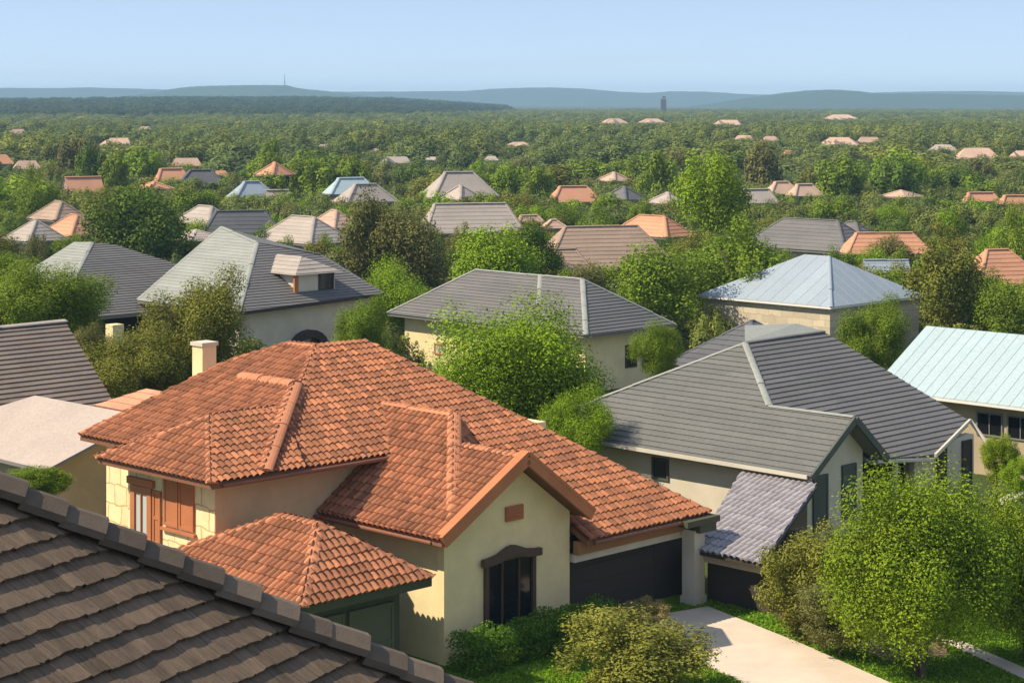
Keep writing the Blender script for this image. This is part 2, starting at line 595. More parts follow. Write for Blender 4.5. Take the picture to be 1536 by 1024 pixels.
# ================================================================== HERO HOUSE
def hero():
    h = thing('terracotta_house', 'large cream stucco house with a rambling terracotta barrel tile roof and front gable', 'house', U(43, 37, 0))
    zu = lambda u: 2.75 + .5 * (u - 38.4)
    EU = 42.76
    A, B = U(51.8, 33.4, 4.93), U(EU, 33.4, zu(EU))
    PK, PK2 = U(47.8, 39.3, 7.45), U(47.75, 41.2, zu(47.75))
    K, T = U(50.4, 38.0, 6.86), U(49.1, 39.25, 7.40)
    F1 = U(38.2, 46.6, zu(38.2))
    t = (47.75 - EU) / (47.75 - 38.2)
    xv = 41.2 + (46.6 - 41.2) * t
    X = U(EU, xv, zu(EU))
    Xp = X
    ZE = zu(EU)
    main_v = [A, B, PK, T, K]
    main_u = [B, Xp, PK2, PK]
    low_u = [U(38.2, 41.2, zu(38.2)), F1, Xp, U(EU, 41.2, ZE)]
    low_m = [U(38.9, 38.6, zu(38.9)), U(38.9, 41.2, zu(38.9)), U(EU, 41.2, ZE), U(EU, 38.6, ZE)]
    bk = U(54.5, 45, 5)
    roof(h, [main_v, main_u, low_u, low_m], 'barrel', M['terra'], M['terra_cap'],
         [(K, A), (T, K), (PK, B), (PK, PK2), (PK2, X), (X, F1), (PK, T)],
         hidden=[[A, K, T], [A, T, bk], [T, PK, PK2, bk], [PK2, bk, F1]], trim=M['fascia'], capr=.19, name='roof')
    # raised slope on the left face, with its own broad ridge band
    w0, w1 = U(48.5, 37.0, 6.68), U(46.0, 37.0, 6.68)
    n0, n1 = U(47.6, 33.2, 5.08), U(42.6, 33.2, 5.08)
    roof(h, [[n0, n1, w1, w0]], 'barrel', M['terra'], M['terra_cap'], [(w1, n1)], hidden=[[w0, w1, U(46.0, 37.5, 6.3), U(48.5, 37.5, 6.3)]], name='upper_roof', capr=.22)
    bm = BM()
    caps(bm, w0, w1, .26, .5)
    obj('ridge_cap', bm, M['terra_cap'], h)
    # bay on the sunny side
    b0, b1 = U(48.0, 31.5, 4.97), U(42.62, 31.5, 4.97)
    ap, bkk = U(45.4, 33.5, 6.2), U(45.3, 35.9, 6.2)
    b2, b3 = U(42.62, 34.6, 4.97), U(48.0, 34.6, 5.0)
    roof(h, [[b0, b1, ap], [b1, b2, bkk, ap], [b3, b0, ap, bkk]], 'barrel', M['terra'], M['terra_cap'], [(ap, b0), (ap, b1), (ap, bkk)], trim=M['fascia'], name='bay_roof', capr=.16)
    # big hip behind the gable
    R0, R1 = U(45.4, 39.4, 6.0), U(41.74, 39.4, 6.0)
    pe = 2.5 / 3.75
    tt = (41.74 - 38.55) / 3.84
    hc = U(38.55, 39.4 - 3.65 * tt, 6 - 2.5 * tt)
    e0, e1 = U(45.4, 35.75, 3.5), U(38.55, 35.75, 3.5)
    G = U(38.2, 38.75, 5.32)
    gb = U(40.85, 38.75, 5.32)
    hr = U(38.9, 42.2, 4.1)
    rr = U(45.4, 43.0, 3.7)
    ze = 6 - .65 * (41.74 - 40.85)
    g1, g2 = U(40.85, 38.6, ze), U(40.85, 40.27, ze)
    roof(h, [[e0, e1, hc, R1, R0], [hc, g1, R1], [R1, U(40.3, 40.35, 3.75), U(41.74, 40.85, 4.3)], [R1, g1, U(40.3, 40.35, 3.75)], [R0, R1, U(41.74, 40.85, 4.3), U(45.2, 39.7, 5.85)]], 'barrel', M['terra'], M['terra_cap'],
         [(R0, R1), (R1, hc)], trim=M['fascia'], name='hip_roof', capr=.2)
    # front gable
    gl0, gl1 = U(38.2, 35.6, 3.52), U(41.6, 35.6, 3.52)
    gr0, gr1 = U(38.2, 41.35, 3.42), U(40.6, 41.35, 3.42)
    Gb = U(41.6, 38.75, 5.32)
    roof(h, [[gl1, gl0, G, Gb], [gr0, gr1, Gb, G]], 'barrel', M['terra'], M['terra_cap'], [(gb, G)], trim=M['fascia'], name='gable_roof', capr=.2)
    bm = BM()
    for a, b in ((G, gl0), (G, gr0)):
        beam(bm, a + V3((0, 0, -.05)) - UD * .05, b + V3((0, 0, -.05)) - UD * .05, .12, .34, V3((0, 0, 1)))
        beam(bm, a + V3((0, 0, .10)) + UD * .03, b + V3((0, 0, .10)) + UD * .03, .30, .10)
    obj('bargeboard', bm, M['wood'], h)
    # entry-side roof low in front
    q0, q1, q2, q3 = U(44.5, 30.6, 2.75), U(37.8, 30.6, 2.75), U(37.8, 34.9, 2.75), U(44.5, 34.9, 2.75)
    a0, a1 = U(41.3, 32.75, 4.15), U(39.75, 32.75, 4.15)
    roof(h, [[q0, q1, a1, a0], [q1, q2, a1], [q2, q3, a0, a1]], 'barrel', M['terra'], M['terra_cap'], [(a0, a1), (a1, q1), (a1, q2), (a0, q0)],
         hidden=[[q3, q0, a0]], trim=M['green'], th=.22, name='entry_roof', capr=.17)
    # walls
    bw = walls(h, [U(43.45, 32.2, 0), U(47.5, 32.2, 0), U(47.5, 34.0, 0), U(43.45, 34.0, 0)], 0, 4.92, M['creamblock'], 'bay_wall')
    walls(h, [U(43.5, 34.0, 0), U(51.3, 34.0, 0), U(51.3, 45, 0), U(43.5, 45, 0)], 0, 4.95, M['creamblock'])
    bm = BM()
    obox(bm, (U(43.44, 33.2, 2.45) + U(43.44, 33.2, 2.45)) / 2, UD * .012, VD * .985, ZD * 2.44)
    obox(bm, U(43.47, 36.3, 2.45), UD * .035, VD * 2.2, ZD * 2.44)
    obj('side_wall', bm, M['ochre'], h)  # shade and brown roof bounce put into the colour of the cream wall's side
    # gable wing walls, with pointed front
    gw = [U(38.8, 36.25, 0), U(38.8, 41.1, 0), U(38.8, 41.1, 3.40), U(38.8, 38.75, 5.10), U(38.8, 36.25, 3.70)]
    bm = BM()
    prism(bm, gw, UD * .25)
    obj('gable_wall', bm, M['creamgable'], h)
    walls(h, [U(39.05, 36.3, 0), U(43.4, 36.3, 0), U(43.4, 41.05, 0), U(39.05, 41.05, 0)], 0, 3.35, M['cream'], 'wing_wall')
    # entry box below the low roof
    walls(h, [U(38.5, 31.3, 0), U(43.3, 31.3, 0), U(43.3, 34.4, 0), U(38.5, 34.4, 0)], 0, 2.6, M['green'], 'entry_wall')
    for vc, ww in ((32.1, .8), (33.4, 1.5)):
        panel(h, U(38.5, vc, 1.15), -UD, ww, 2.0, M['olivepanel'], .07, 'panelled_door', 3)
    # garage
    bm = BM()
    obox(bm, U(39.5, 44.0, 1.2), UD * .12, VD * 2.95, ZD * 1.2)
    obj('garage_back_wall', bm, M['door'], h)
    walls(h, [U(39.65, 41.1, 0), U(43.0, 41.1, 0), U(43.0, 46.0, 0), U(39.65, 46.0, 0)], 0, 2.6, M['cream'], 'garage_wall')
    panel(h, U(39.36, 43.4, 1.05), -UD, 4.0, 2.08, M['door'], .06, 'garage_door', 5)
    bm = BM()
    obox(bm, U(38.75, 43.5, 2.06), UD * .10, VD * 2.35, ZD * .11)
    obj('lintel', bm, M['beige'], h)
    bm = BM()
    obox(bm, U(38.6, 43.5, 2.37), UD * .10, VD * 2.35, ZD * .19)
    obj('fascia_beam', bm, M['ochrewood'], h)
    for a, b in ((U(38.1, 41.4, 2.56), U(38.1, 45.6, 2.56)), (U(42.55, 31.8, 4.86), U(42.55, 37.6, 4.86)), (U(45, 35.62, 3.38), U(38.6, 35.62, 3.38))):
        bm = BM()
        tube(bm, a, b, .06, .06, 8)
        obj('gutter', bm, M['fascia'], h)
    bm = BM()
    obox(bm, U(38.05, 45.9, 2.52), UD * .20, VD * .75, ZD * .09)
    obox(bm, U(38.1, 46.15, 2.32), UD * .20, VD * .38, ZD * .14)
    obj('gutter_end', bm, M['green'], h)
    bm = BM()
    obox(bm, U(38.35, 46.0, 1.12), UD * .24, VD * .24, ZD * 1.12)
    obox(bm, U(38.35, 46.0, .12), UD * .28, VD * .28, ZD * .12)
    obox(bm, U(38.35, 46.0, 2.18), UD * .28, VD * .28, ZD * .06)
    obj('pillar', bm, M['beige'], h)
    # gable vent and the tall arched window
    bm = BM()
    obox(bm, U(38.77, 38.85, 3.68), UD * .05, VD * .33, ZD * .2)
    for k in range(4): obox(bm, U(38.71, 38.85, 3.56 + k * .085), UD * .02, VD * .29, ZD * .018)
    obj('gable_vent', bm, M['wood'], h)
    vc = 38.68
    wf = window(h, U(38.8, vc, 1.32), -UD, 1.95, 2.5, M['hood'], M['glass'], .13, .10, 2, 'tall_window')
    bm = BM()
    prof = []
    for k in range(13):
        a = k / 12
        x = -1.12 + 2.24 * a
        z = 2.60 + .26 * math.exp(-(x / .52) ** 2) - (.0 if abs(x) > .7 else .02)
        prof.append((x, z))
    pts = [U(38.74, vc + x, z) for x, z in prof] + [U(38.74, vc + x, z - .2 - .10 * math.exp(-(x / .5) ** 2)) for x, z in reversed(prof)]
    prism(bm, pts, -UD * .14)
    obj('window_hood', bm, M['hood'], wf)
    # openings on the sunny bay wall
    fr = window(h, U(47.5 + 1.05, 34.0, 0) + ZD * 3.5, -VD, .01, .01) if False else None
    def uof(px, v):
        r = (px - 768) / F
        return v * (1 - r) / (1 + r)
    def zof(px, py, v):
        u = uof(px, v)
        return H - (py - HOR) * (u + v) * R2 / F
    v = 32.2
    uc = (uof(247, v) + uof(293, v)) / 2
    wd = uof(247, v) - uof(293, v)
    for k in (-1, 1):
        panel(h, U(uc + k * wd * .25, v, (zof(270, 712, v) + zof(270, 792, v)) / 2), -VD, wd * .47, zof(270, 712, v) - zof(270, 792, v), M['wood'], .06, 'shutter', 2)
    bm = BM()
    obox(bm, U(uc, v - .05, zof(270, 797, v)), UD * (wd * .55), VD * .06, ZD * .04)
    obj('window_sill', bm, M['wood'], h)
    uc = (uof(166, v) + uof(213, v)) / 2
    wd = uof(166, v) - uof(213, v)
    u4 = 46.9
    f = window(h, U(u4 - .1, v, 3.45), -VD, 1.0, 1.55, M['wood'], M['paleglass'], .2, .07, 1)
    bm = BM()
    obox(bm, U(u4 - .1, v - .05, 4.35), UD * .62, VD * .06, ZD * .10)
    obj('window_head', bm, M['wood'], f)
    panel(h, U(u4 - .85, v, 3.45), -VD, .36, 1.5, M['wood'], .06, 'shutter', 3)
    # ledge below the windows
    bm = BM()
    obox(bm, U(44.9, v - .06, 2.32), UD * 1.0, VD * .10, ZD * .12)
    obj('ledge', bm, M['wood'], h)
    # chimney on the far slope
    bm = BM()
    c = U(54.0, 39.6, 0)
    obox(bm, c + ZD * 5.9, UD * .28, VD * .28, ZD * 1.02)
    obj('chimney', bm, M['cream'], h)
    bm = BM()
    obox(bm, c + ZD * 6.95, UD * .33, VD * .33, ZD * .06)
    obj('chimney_cap', bm, M['beige'], bpy.data.objects[[o.name for o in h.children if o.name.startswith('chimney')][0]])
    walls(h, [U(53.0, 38.6, 0), U(55.0, 38.6, 0), U(55.0, 40.6, 0), U(53.0, 40.6, 0)], 0, 4.9, M['beige'], 'chimney_base')
    return h


hero()


# ================================================================== NEAR HOUSES ON THE STREET GRID
def hip(u0, u1, v0, v1, ze, zr, ov=.0):
    """hip faces of a rectangle on the grid; ridge along its longer side"""
    du, dv = u1 - u0, v1 - v0
    d = min(du, dv) / 2
    if du >= dv:
        r0, r1 = U(u0 + d, v0 + d, zr), U(u1 - d, v0 + d, zr)
    else:
        r0, r1 = U(u0 + d, v0 + d, zr), U(u0 + d, v1 - d, zr)
    n, l, r, b = U(u0, v0, ze), U(u1, v0, ze), U(u0, v1, ze), U(u1, v1, ze)
    if du >= dv:
        return [[l, n, r0, r1], [n, r, r0]], [[r, b, r1, r0], [b, l, r1]], [(r0, n), (r1, l), (r0, r), (r0, r1)], (r0, r1)
    return [[l, n, r0], [n, r, r1, r0]], [[r, b, r1], [b, l, r0, r1]], [(r0, n), (r0, l), (r1, r), (r0, r1)], (r0, r1)


def grey_gable_house():
    h = thing('grey_gable_house', 'beige house under a broad grey shingle roof with two gables and dark green panels', 'house', U(42, 54, 0))
    z0 = 3.3
    c0, c1 = U(37.5, 50.7, z0), U(50.2, 50.7, z0)
    ra, rb = U(43.84, 55.4, 6.5), U(43.84, 60.0, 6.5)
    G = U(37.5, 53.0, 4.86)
    hb = U(40.9, 53.0, 4.86)
    gr = U(37.5, 54.8, 3.35)
    z = lambda u: 6.5 - .558 * (43.84 - u)
    pl, pa, pr = U(37.6, 57.7, z(37.6)), U(38.7, 61.6, z(38.7)), U(37.95, 61.5, 2.92)
    fu = [hb, U(38.0, 54.6, z(38.0)), pl, pa, rb, ra]
    k = dict(L=.25, w=4, lift=.032, trim=M['greytrim'], capr=.12)
    roof(h, [[c0, G, hb], [c0, hb, c1], [hb, ra, c1]], 'shingle', M['greywarm'], M['greylight'], [(ra, hb), (hb, G), (ra, c1)], **k)
    roof(h, [fu], 'shingle', M['grey'], M['grey'], [(ra, rb)], hidden=[[G, gr, U(40.2, 55.2, 4.3), hb], [c1, ra, rb, U(50.2, 60.4, 3.3)], [pa, rb, U(48, 62.0, 3.3)]], name='front_roof', **{x: y for x, y in k.items()})
    # raised rear ridge
    ta, tb = at(1117, 488, 72.2), at(1195, 485, 73.4)
    bm = BM()
    face(bm, [ra + ZD * .03, rb + ZD * .03, tb, ta], 0, (.5, .5))
    obj('rear_roof', bm, M['greylight'], h)
    # porch gable trim
    bm = BM()
    for a, b in ((pa, pl), (pa, pr)): beam(bm, a - UD * .06 + ZD * .02, b - UD * .06 + ZD * .02, .08, .12)
    obj('bargeboard', bm, M['palefascia'], h)
    bm = BM()
    for a, b in ((G, c0), (G, gr)): beam(bm, a - UD * .05 - ZD * .06, b - UD * .05 - ZD * .06, .08, .22)
    obj('bargeboard', bm, M['greenpanel'], h)
    bm = BM()
    beam(bm, U(37.6, 50.62, z0 - .06), U(50, 50.62, z0 - .06), .06, .12)
    beam(bm, U(37.95, 54.9, z(38.0) - .1), U(37.55, 57.6, z(37.6) - .1), .06, .10)
    obj('gutter', bm, M['palefascia'], h)
    # walls
    bm = BM()
    prism(bm, [U(38.1, 51.3, 0), U(38.1, 54.3, 0), U(38.1, 54.3, 3.6), U(38.1, 53.0, 4.68), U(38.1, 51.3, 3.6)], UD * .3)
    obj('gable_wall', bm, M['beige'], h)
    walls(h, [U(38.4, 51.3, 0), U(49.5, 51.3, 0), U(49.5, 54.3, 0), U(38.4, 54.3, 0)], 0, 3.3, M['beige'])
    walls(h, [U(38.9, 54.35, 0), U(49.5, 54.35, 0), U(49.5, 60, 0), U(38.9, 60, 0)], 0, 3.0, M['black'], 'recess_wall')  # porch shade put into the black wall colour
    for v, zc in ((51.95, 2.2), (53.5, 2.35)):
        panel(h, U(38.1, v, zc), -UD, .78, 1.75, M['greenpanel'], .06, 'shutter', 2)
    bm = BM()
    prism(bm, [U(38.3, 57.5, 0), U(38.3, 61.3, 0), U(38.3, 61.3, 3.25), U(38.3, 57.5, 3.2)], UD * .35)
    obj('porch_wall', bm, M['beige'], h)
    for v, w_ in ((59.2, .62), (60.8, .62)):
        panel(h, U(38.3, v, 1.65), -UD, w_, 2.9, M['darkwood'], .06, 'tall_panel', 2)
    bm = BM()
    obox(bm, U(38.0, 56.0, 1.5), UD * .07, VD * .07, ZD * 1.5)
    obox(bm, U(38.2, 57.4, 1.5), UD * .1, VD * .1, ZD * 1.5)
    obj('porch_post', bm, M['beige'], h)
    window(h, U(44.2, 51.3, 2.55), -VD, .75, .75, M['greenpanel'], M['glass'], .08, .05, 0)
    # lean-to on the near side
    s0, s1, s2, s3 = U(40.3, 50.75, 3.0), U(37.3, 50.75, 3.0), U(35.75, 46.0, 1.6), U(38.3, 46.0, 1.6)
    roof(h, [[s3, s2, s1, s0]], 'barrel', M['shed'], M['shed'], [], L=.40, w=.22, lift=.03, trim=M['darkwood'], th=.1, name='lean_to_roof')
    walls(h, [U(36.0, 46.6, 0), U(38.3, 46.6, 0), U(40.0, 50.6, 0), U(37.4, 50.6, 0)], 0, 1.5, M['darkwood'], 'lean_to_wall')
    bm = BM()
    beam(bm, U(38.3, 46.25, 1.36), U(35.9, 46.25, 1.36), .12, .22)
    obj('lean_to_beam', bm, M['beigedark'], h)
    reg('broad grey gabled house', [c1, ra, rb, G, gr, pr])


grey_gable_house()


def blue_metal_house():
    h = thing('blue_roof_house', 'sand coloured house under a pale blue standing seam metal roof', 'house', U(42, 73, 0))
    a, b, c, d = U(48.2, 73.4, 5.3), U(33, 73.4, 5.3), U(33, 69.3, 3.0), U(48.2, 69.3, 3.0)
    roof(h, [[d, c, b, a]], 'metal', M['bluemetal'], M['bluemetal'], [], w=.5, lift=.016,
         hidden=[[a, b, U(33, 77.5, 3), U(48.2, 77.5, 3)]], trim=M['white'], th=.12)
    walls(h, [U(47.4, 70, 0), U(34, 70, 0), U(34, 77, 0), U(47.4, 77, 0)], 0, 3.1, M['beigedark'])
    bm = BM()
    prism(bm, [U(47.5, 70, 3), U(47.5, 77, 3), U(47.5, 73.4, 5.1)], -UD * .2)
    obj('gable_wall', bm, M['beigedark'], h)
    for u in (43.0, 41.6): window(h, U(u, 70, 2.05), -VD, 1.2, .95, M['greytrim'], M['glass'], .06, .06, 1)
    reg('pale blue metal roof', [a, b, c, d])


blue_metal_house()


def shaded_house():
    h = thing('slate_roof_house', 'low house with a dark slate hip roof between two grey roofs', 'house', U(59, 71, 0))
    f, hd, cl, _ = hip(54.0, 59.6, 69.4, 75.2, 3.0, 4.95)
    roof(h, f, 'shingle', M['slate'], M['slate'], cl, hidden=hd, trim=M['greytrim'], L=.36, w=1.0, lift=.03, capr=.1)  # shaded shingle: the shade is put into the darker roof colour
    walls(h, [U(54.5, 69.9, 0), U(59.1, 69.9, 0), U(59.1, 74.7, 0), U(54.5, 74.7, 0)], 0, 2.95, M['beige'])


shaded_house()


def grey_hip_house():
    h = thing('grey_hip_house', 'grey shingle hip roof house behind the bright green tree', 'house', U(76, 78, 0))
    f, hd, cl, (r0, r1) = hip(69.0, 84.2, 74.3, 81.3, 3.1, 5.5)
    roof(h, f, 'shingle', M['grey'], M['greylight'], cl + [(U(75.6, 77.8, 5.52), U(73.9, 75.9, 4.22))], hidden=hd, trim=M['greytrim'], L=.25, w=4, lift=.032, capr=.14)
    walls(h, [U(69.7, 75, 0), U(83.5, 75, 0), U(83.5, 80.6, 0), U(69.7, 80.6, 0)], 0, 3.05, M['cream'])
    window(h, U(80.6, 75, 1.3), -VD, .9, .6, M['wood'], M['paleglass'], .08, .05, 1)
    window(h, U(69.7, 78.5, 1.6), -UD, .9, 1.2, M['darkwood'], M['glass'], .08, .05, 1)
    reg('grey hip roof', [U(69, 74.3, 3.1), U(84.2, 74.3, 3.1), U(69, 81.3, 3.1), r0, r1])


grey_hip_house()


def dormer_house():
    h = thing('dormer_house', 'tall two tone grey roof house with a dormer window', 'house', U(90, 70, 0))
    n, l, pk, ht = U(86, 65.3, 3.65), U(95.4, 65.3, 3.65), U(97, 72.4, 7.4), U(92, 71.2, 6.78)
    r, rt = U(86.4, 76.0, 3.9), U(90.4, 74.6, 6.0)
    roof(h, [[l, n, ht, pk]], 'shingle', M['greylight'], M['greylight'], [(ht, n), (pk, l), (pk, ht)], trim=M['greytrim'], L=.31, w=4, lift=.022, capr=.14)  # sun-facing slope: a paler shingle copy puts the sunlight into its colour
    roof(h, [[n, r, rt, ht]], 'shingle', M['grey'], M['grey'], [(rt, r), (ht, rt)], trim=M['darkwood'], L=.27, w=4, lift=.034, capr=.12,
         hidden=[[r, rt, U(97, 77, 3.9)], [rt, ht, pk, U(97, 77, 3.9)], [pk, l, U(97, 77, 3.9)]], name='front_roof')
    walls(h, [U(86.8, 66, 0), U(95, 66, 0), U(95, 75.3, 0), U(86.8, 75.3, 0)], 0, 3.7, M['beige'])
    # dormer
    du, z0 = 87.2, 4.15
    dv0, dv1 = 70.3, 73.0
    bm = BM()
    prism(bm, [U(du, dv0, z0), U(du, dv1, z0), U(du, dv1, z0 + 1.25), U(du, dv0, z0 + 1.25)], UD * 2.2)
    d = obj('dormer', bm, M['beige'], h)
    window(d, U(du, 72.35, z0 + .62), -UD, 1.1, 1.05, M['darkwood'], M['glass'], .1, .06, 0, 'dormer_window')
    bm = BM()
    prism(bm, [U(du + .05, dv0 + .02, z0), U(du + .05, dv0 - .25, z0), U(du + .05, dv0 - .25, z0 + 1.1), U(du + .05, dv0 + .02, z0 + 1.2)], -UD * .12)
    obj('dormer_trim', bm, M['wood'], d)
    A0, A1, Rr = U(du - .3, dv0 - .35, z0 + 1.15), U(du - .3, dv1 + .3, z0 + 1.15), U(88.4, 71.6, z0 + 2.0)
    Rb = U(90.6, 71.6, z0 + 2.0)
    bm = BM()
    for q in ([A0, A1, Rr], [A0, Rr, Rb, U(90.6, dv0 - .35, z0 + 1.15)], [A1, U(90.2, dv1 + .3, z0 + 1.15), Rb, Rr]):
        cover(bm, q, 'shingle', .4, 1.0, .03)
    obj('dormer_roof', bm, M['taupe'], d)
    bm = BM()
    pts = [(math.cos(a), math.sin(a)) for a in [math.pi * k / 10 for k in range(11)]]
    prism(bm, [U(86.7, 70.6 + 1.35 * x, 1.1 + 1.15 * y) for x, y in pts] + [U(86.7, 70.6 - 1.35, -.0), U(86.7, 70.6 - 1.0, 0)] +
          [U(86.7, 70.6 - 1.0 * x, 1.0 + .8 * y) for x, y in pts] + [U(86.7, 71.6, 0), U(86.7, 71.95, 0)], -UD * .35)
    obj('arched_surround', bm, M['darkwood'], h)
    bm = BM()
    obox(bm, U(86.74, 71.4, .9), UD * .05, VD * .45, ZD * .9)
    obj('door', bm, M['fascia'], h)
    reg('two tone dormer roof', [n, l, pk, ht, r, rt])


dormer_house()


def left_grey_house():
    h = thing('pyramid_roof_house', 'house with a dark ribbed roof beside the dormer house, pale on its left slope', 'house', U(98, 66, 0))
    n, ri, rl = U(94.6, 59.2, 3.0), U(102.0, 66.6, 6.5), U(103.5, 66.3, 6.5)
    l, r = U(103.5, 59.2, 3.0), U(94.6, 75.5, 3.0)
    roof(h, [[l, n, ri, rl]], 'shingle', M['greylight'], M['greylight'], [(ri, n)], trim=M['greytrim'], L=.31, w=4, lift=.022, capr=.14)  # sunlight on the left slope put into a paler shingle colour
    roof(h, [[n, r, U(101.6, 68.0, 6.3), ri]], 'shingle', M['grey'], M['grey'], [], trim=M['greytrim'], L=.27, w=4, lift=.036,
         hidden=[[r, U(101.6, 68.0, 6.3), rl, U(110, 75, 3)], [rl, l, U(110, 75, 3)]], name='front_roof')
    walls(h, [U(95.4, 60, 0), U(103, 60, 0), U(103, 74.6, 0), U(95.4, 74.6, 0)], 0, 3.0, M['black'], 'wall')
    bm = BM()
    p = at(172, 490, 108)
    obox(bm, V3((p.x, p.y, 1.4)), UD * .35, VD * .35, ZD * 1.5)
    obj('pillar', bm, M['cream'], h)
    reg('ribbed dark roof', [n, l, r, ri, rl])


left_grey_house()


def brown_roof_house():
    h = thing('brown_shingle_house', 'house with a dark brown shingle roof at the left edge above the dusty roof', 'house', U(65, 40, 0))
    a, b, c, d = U(61.6, 41.8, 3.0), U(68.1, 43.2, 6.3), U(68.1, 33, 6.3), U(61.6, 33, 3.0)
    roof(h, [[d, a, b, c]], 'shingle', M['brownsh'], M['taupe'], [(c, b)], trim=M['greytrim'], L=.30, w=.7, lift=.05, capr=.22,
         hidden=[[b, c, U(74, 33, 3.2), U(74, 42.5, 3.2)]])
    walls(h, [U(62.2, 33.5, 0), U(62.2, 41.2, 0), U(73, 41.8, 0), U(73, 33.5, 0)], 0, 3.1, M['beige'])
    bm = BM()
    prism(bm, [U(62.4, 41.2, 3), U(73, 41.8, 3), U(68.1, 42.4, 6.0)], -VD * .2)
    obj('gable_wall', bm, M['beige'], h)


brown_roof_house()


def dusty_roof_house():
    h = thing('dusty_roof_house', 'low beige house with a smooth dusty pink roof beside the terracotta house', 'house', U(60, 37, 0))
    a, b, c, d = U(62.3, 38.3, 4.5), U(55.6, 38.4, 4.5), U(56.6, 35.2, 3.0), U(66, 35.2, 3.0)
    roof(h, [[d, c, b, a]], 'plain', M['dust'], M['dust'], [], trim=M['greytrim'], th=.1,
         hidden=[[a, b, U(55.6, 40, 3.4), U(62.3, 40.6, 3.6)], [a, d, U(66, 40, 3.2)]])
    bm = BM()
    prism(bm, [U(57.1, 35.7, 0), U(56.9, 39.6, 0), U(56.9, 39.6, 3.3), U(56.5, 38.3, 4.3), U(57.1, 35.7, 3.05)], UD * .25)
    obj('gable_wall', bm, M['beigedark'], h)
    walls(h, [U(57.4, 35.8, 0), U(65, 35.8, 0), U(65, 39.4, 0), U(57.4, 39.4, 0)], 0, 3.0, M['beigedark'])


dusty_roof_house()


def orange_outbuilding():
    h = thing('outbuilding', 'small outbuilding with a faded orange roof behind the dusty pink roof', 'outbuilding', U(60.5, 42, 0))
    f, hd, cl, _ = hip(58.6, 62.2, 40.7, 43.4, 3.9, 4.5)
    roof(h, f, 'shingle', M['terra_far'], M['terra_cap'], [], hidden=hd, trim=M['fascia'], L=.4, w=.6, lift=.03, th=.1)
    walls(h, [U(58.9, 41.0, 0), U(61.9, 41.0, 0), U(61.9, 43.1, 0), U(58.9, 43.1, 0)], 0, 3.85, M['beigedark'])


orange_outbuilding()


def stone_house():
    h = thing('stone_house', 'pale stone block house with a smooth blue grey metal hip roof', 'house', U(72, 97, 0))
    n, l, r, b = U(66.9, 92.3, 3.35), U(76.7, 92.3, 3.35), U(66.9, 101.8, 3.35), U(76.7, 101.8, 3.35)
    r0, r1 = U(72.4, 97.2, 5.75), U(70.6, 97.2, 5.75)
    roof(h, [[l, n, r1, r0], [n, r, r1]], 'metal', M['metal'], M['metal'], [(r1, n)], w=.9, lift=.012, hidden=[[r, b, r0, r1], [b, l, r0]], trim=M['white'], th=.12, capr=.1, capL=2)
    walls(h, [U(67.2, 92.6, 0), U(76.4, 92.6, 0), U(76.4, 101.5, 0), U(67.2, 101.5, 0)], 0, 3.3, M['stone'])
    reg('stone house with blue grey roof', [n, l, r, r0])


stone_house()


def foreground_roof():
    h = thing('shake_roof_house', 'weathered dark brown shake roof with chunky hip caps close to the viewer', 'house', (-4, 14, 0))
    e0, d0, p = V3((.455, .890, 0)), V3((.890, -.455, 0)), .74
    Q = at(250, 850, 16)
    hv = (d0 + e0) * R2
    hipv = V3((hv.x, hv.y, -p * R2))
    top, bot = Q - hipv * 3.2, Q + hipv * 4.4
    dn = V3((d0.x, d0.y, -p))
    f = [top, bot, bot - e0 * 11, top - e0 * 4.6]
    far = V3((e0.x, e0.y, -p))
    back = [top, bot, bot - d0 * 9 , top - d0 * 1.5]
    r = roof(h, [f], 'shake', M['shake'], M['shakecap'], [], L=.25, w=.16, lift=.036, trim=M['darkwood'], hidden=[[top, bot, bot - d0 * 6.6]])
    bm = BM()
    caps(bm, top + ZD * .12, bot + ZD * .12, .19, .34, .04, block=True, flat=.42)
    obj('ridge_cap', bm, M['shakecap'], r)
    a, b = bot - e0 * .6 - d0 * .6, bot - e0 * 10.5 - d0 * .6
    wz = bot.z - .2
    walls(h, [a, b, b - d0 * 5.5, a - d0 * 5.5], 0, wz, M['beige'])
    return h


foreground_roof()


def corner_house():
    h = thing('white_gable_house', 'corner of a house with white gable trim at the right edge', 'house', U(31, 53, 0))
    c = ground_at(1503, 752, 2.3)
    g0 = V3((c.x, c.y, 2.3))
    ax = -UD
    ap = g0 + ax * 1.6 + ZD * .95
    e1 = g0 + ax * 3.2
    back = VD * 5
    roof(h, [[g0, g0 + back, ap + back, ap], [ap, ap + back, e1 + back, e1]], 'shingle', M['greylight'], M['greylight'], [], L=.36, w=.8, lift=.03, trim=M['white'])
    bm = BM()
    for a, b in ((ap, g0), (ap, e1)): beam(bm, a - VD * .06, b - VD * .06, .1, .2)
    obj('bargeboard', bm, M['white'], h)
    bm = BM()
    q = g0 + VD * .5 + ax * .4
    prism(bm, [V3((q.x, q.y, 0)), V3((q.x, q.y, 0)) + ax * 2.4, q + ax * 2.4, q + ax * 1.2 + ZD * .7, q], VD * 4)
    obj('wall', bm, M['beige'], h)


corner_house()


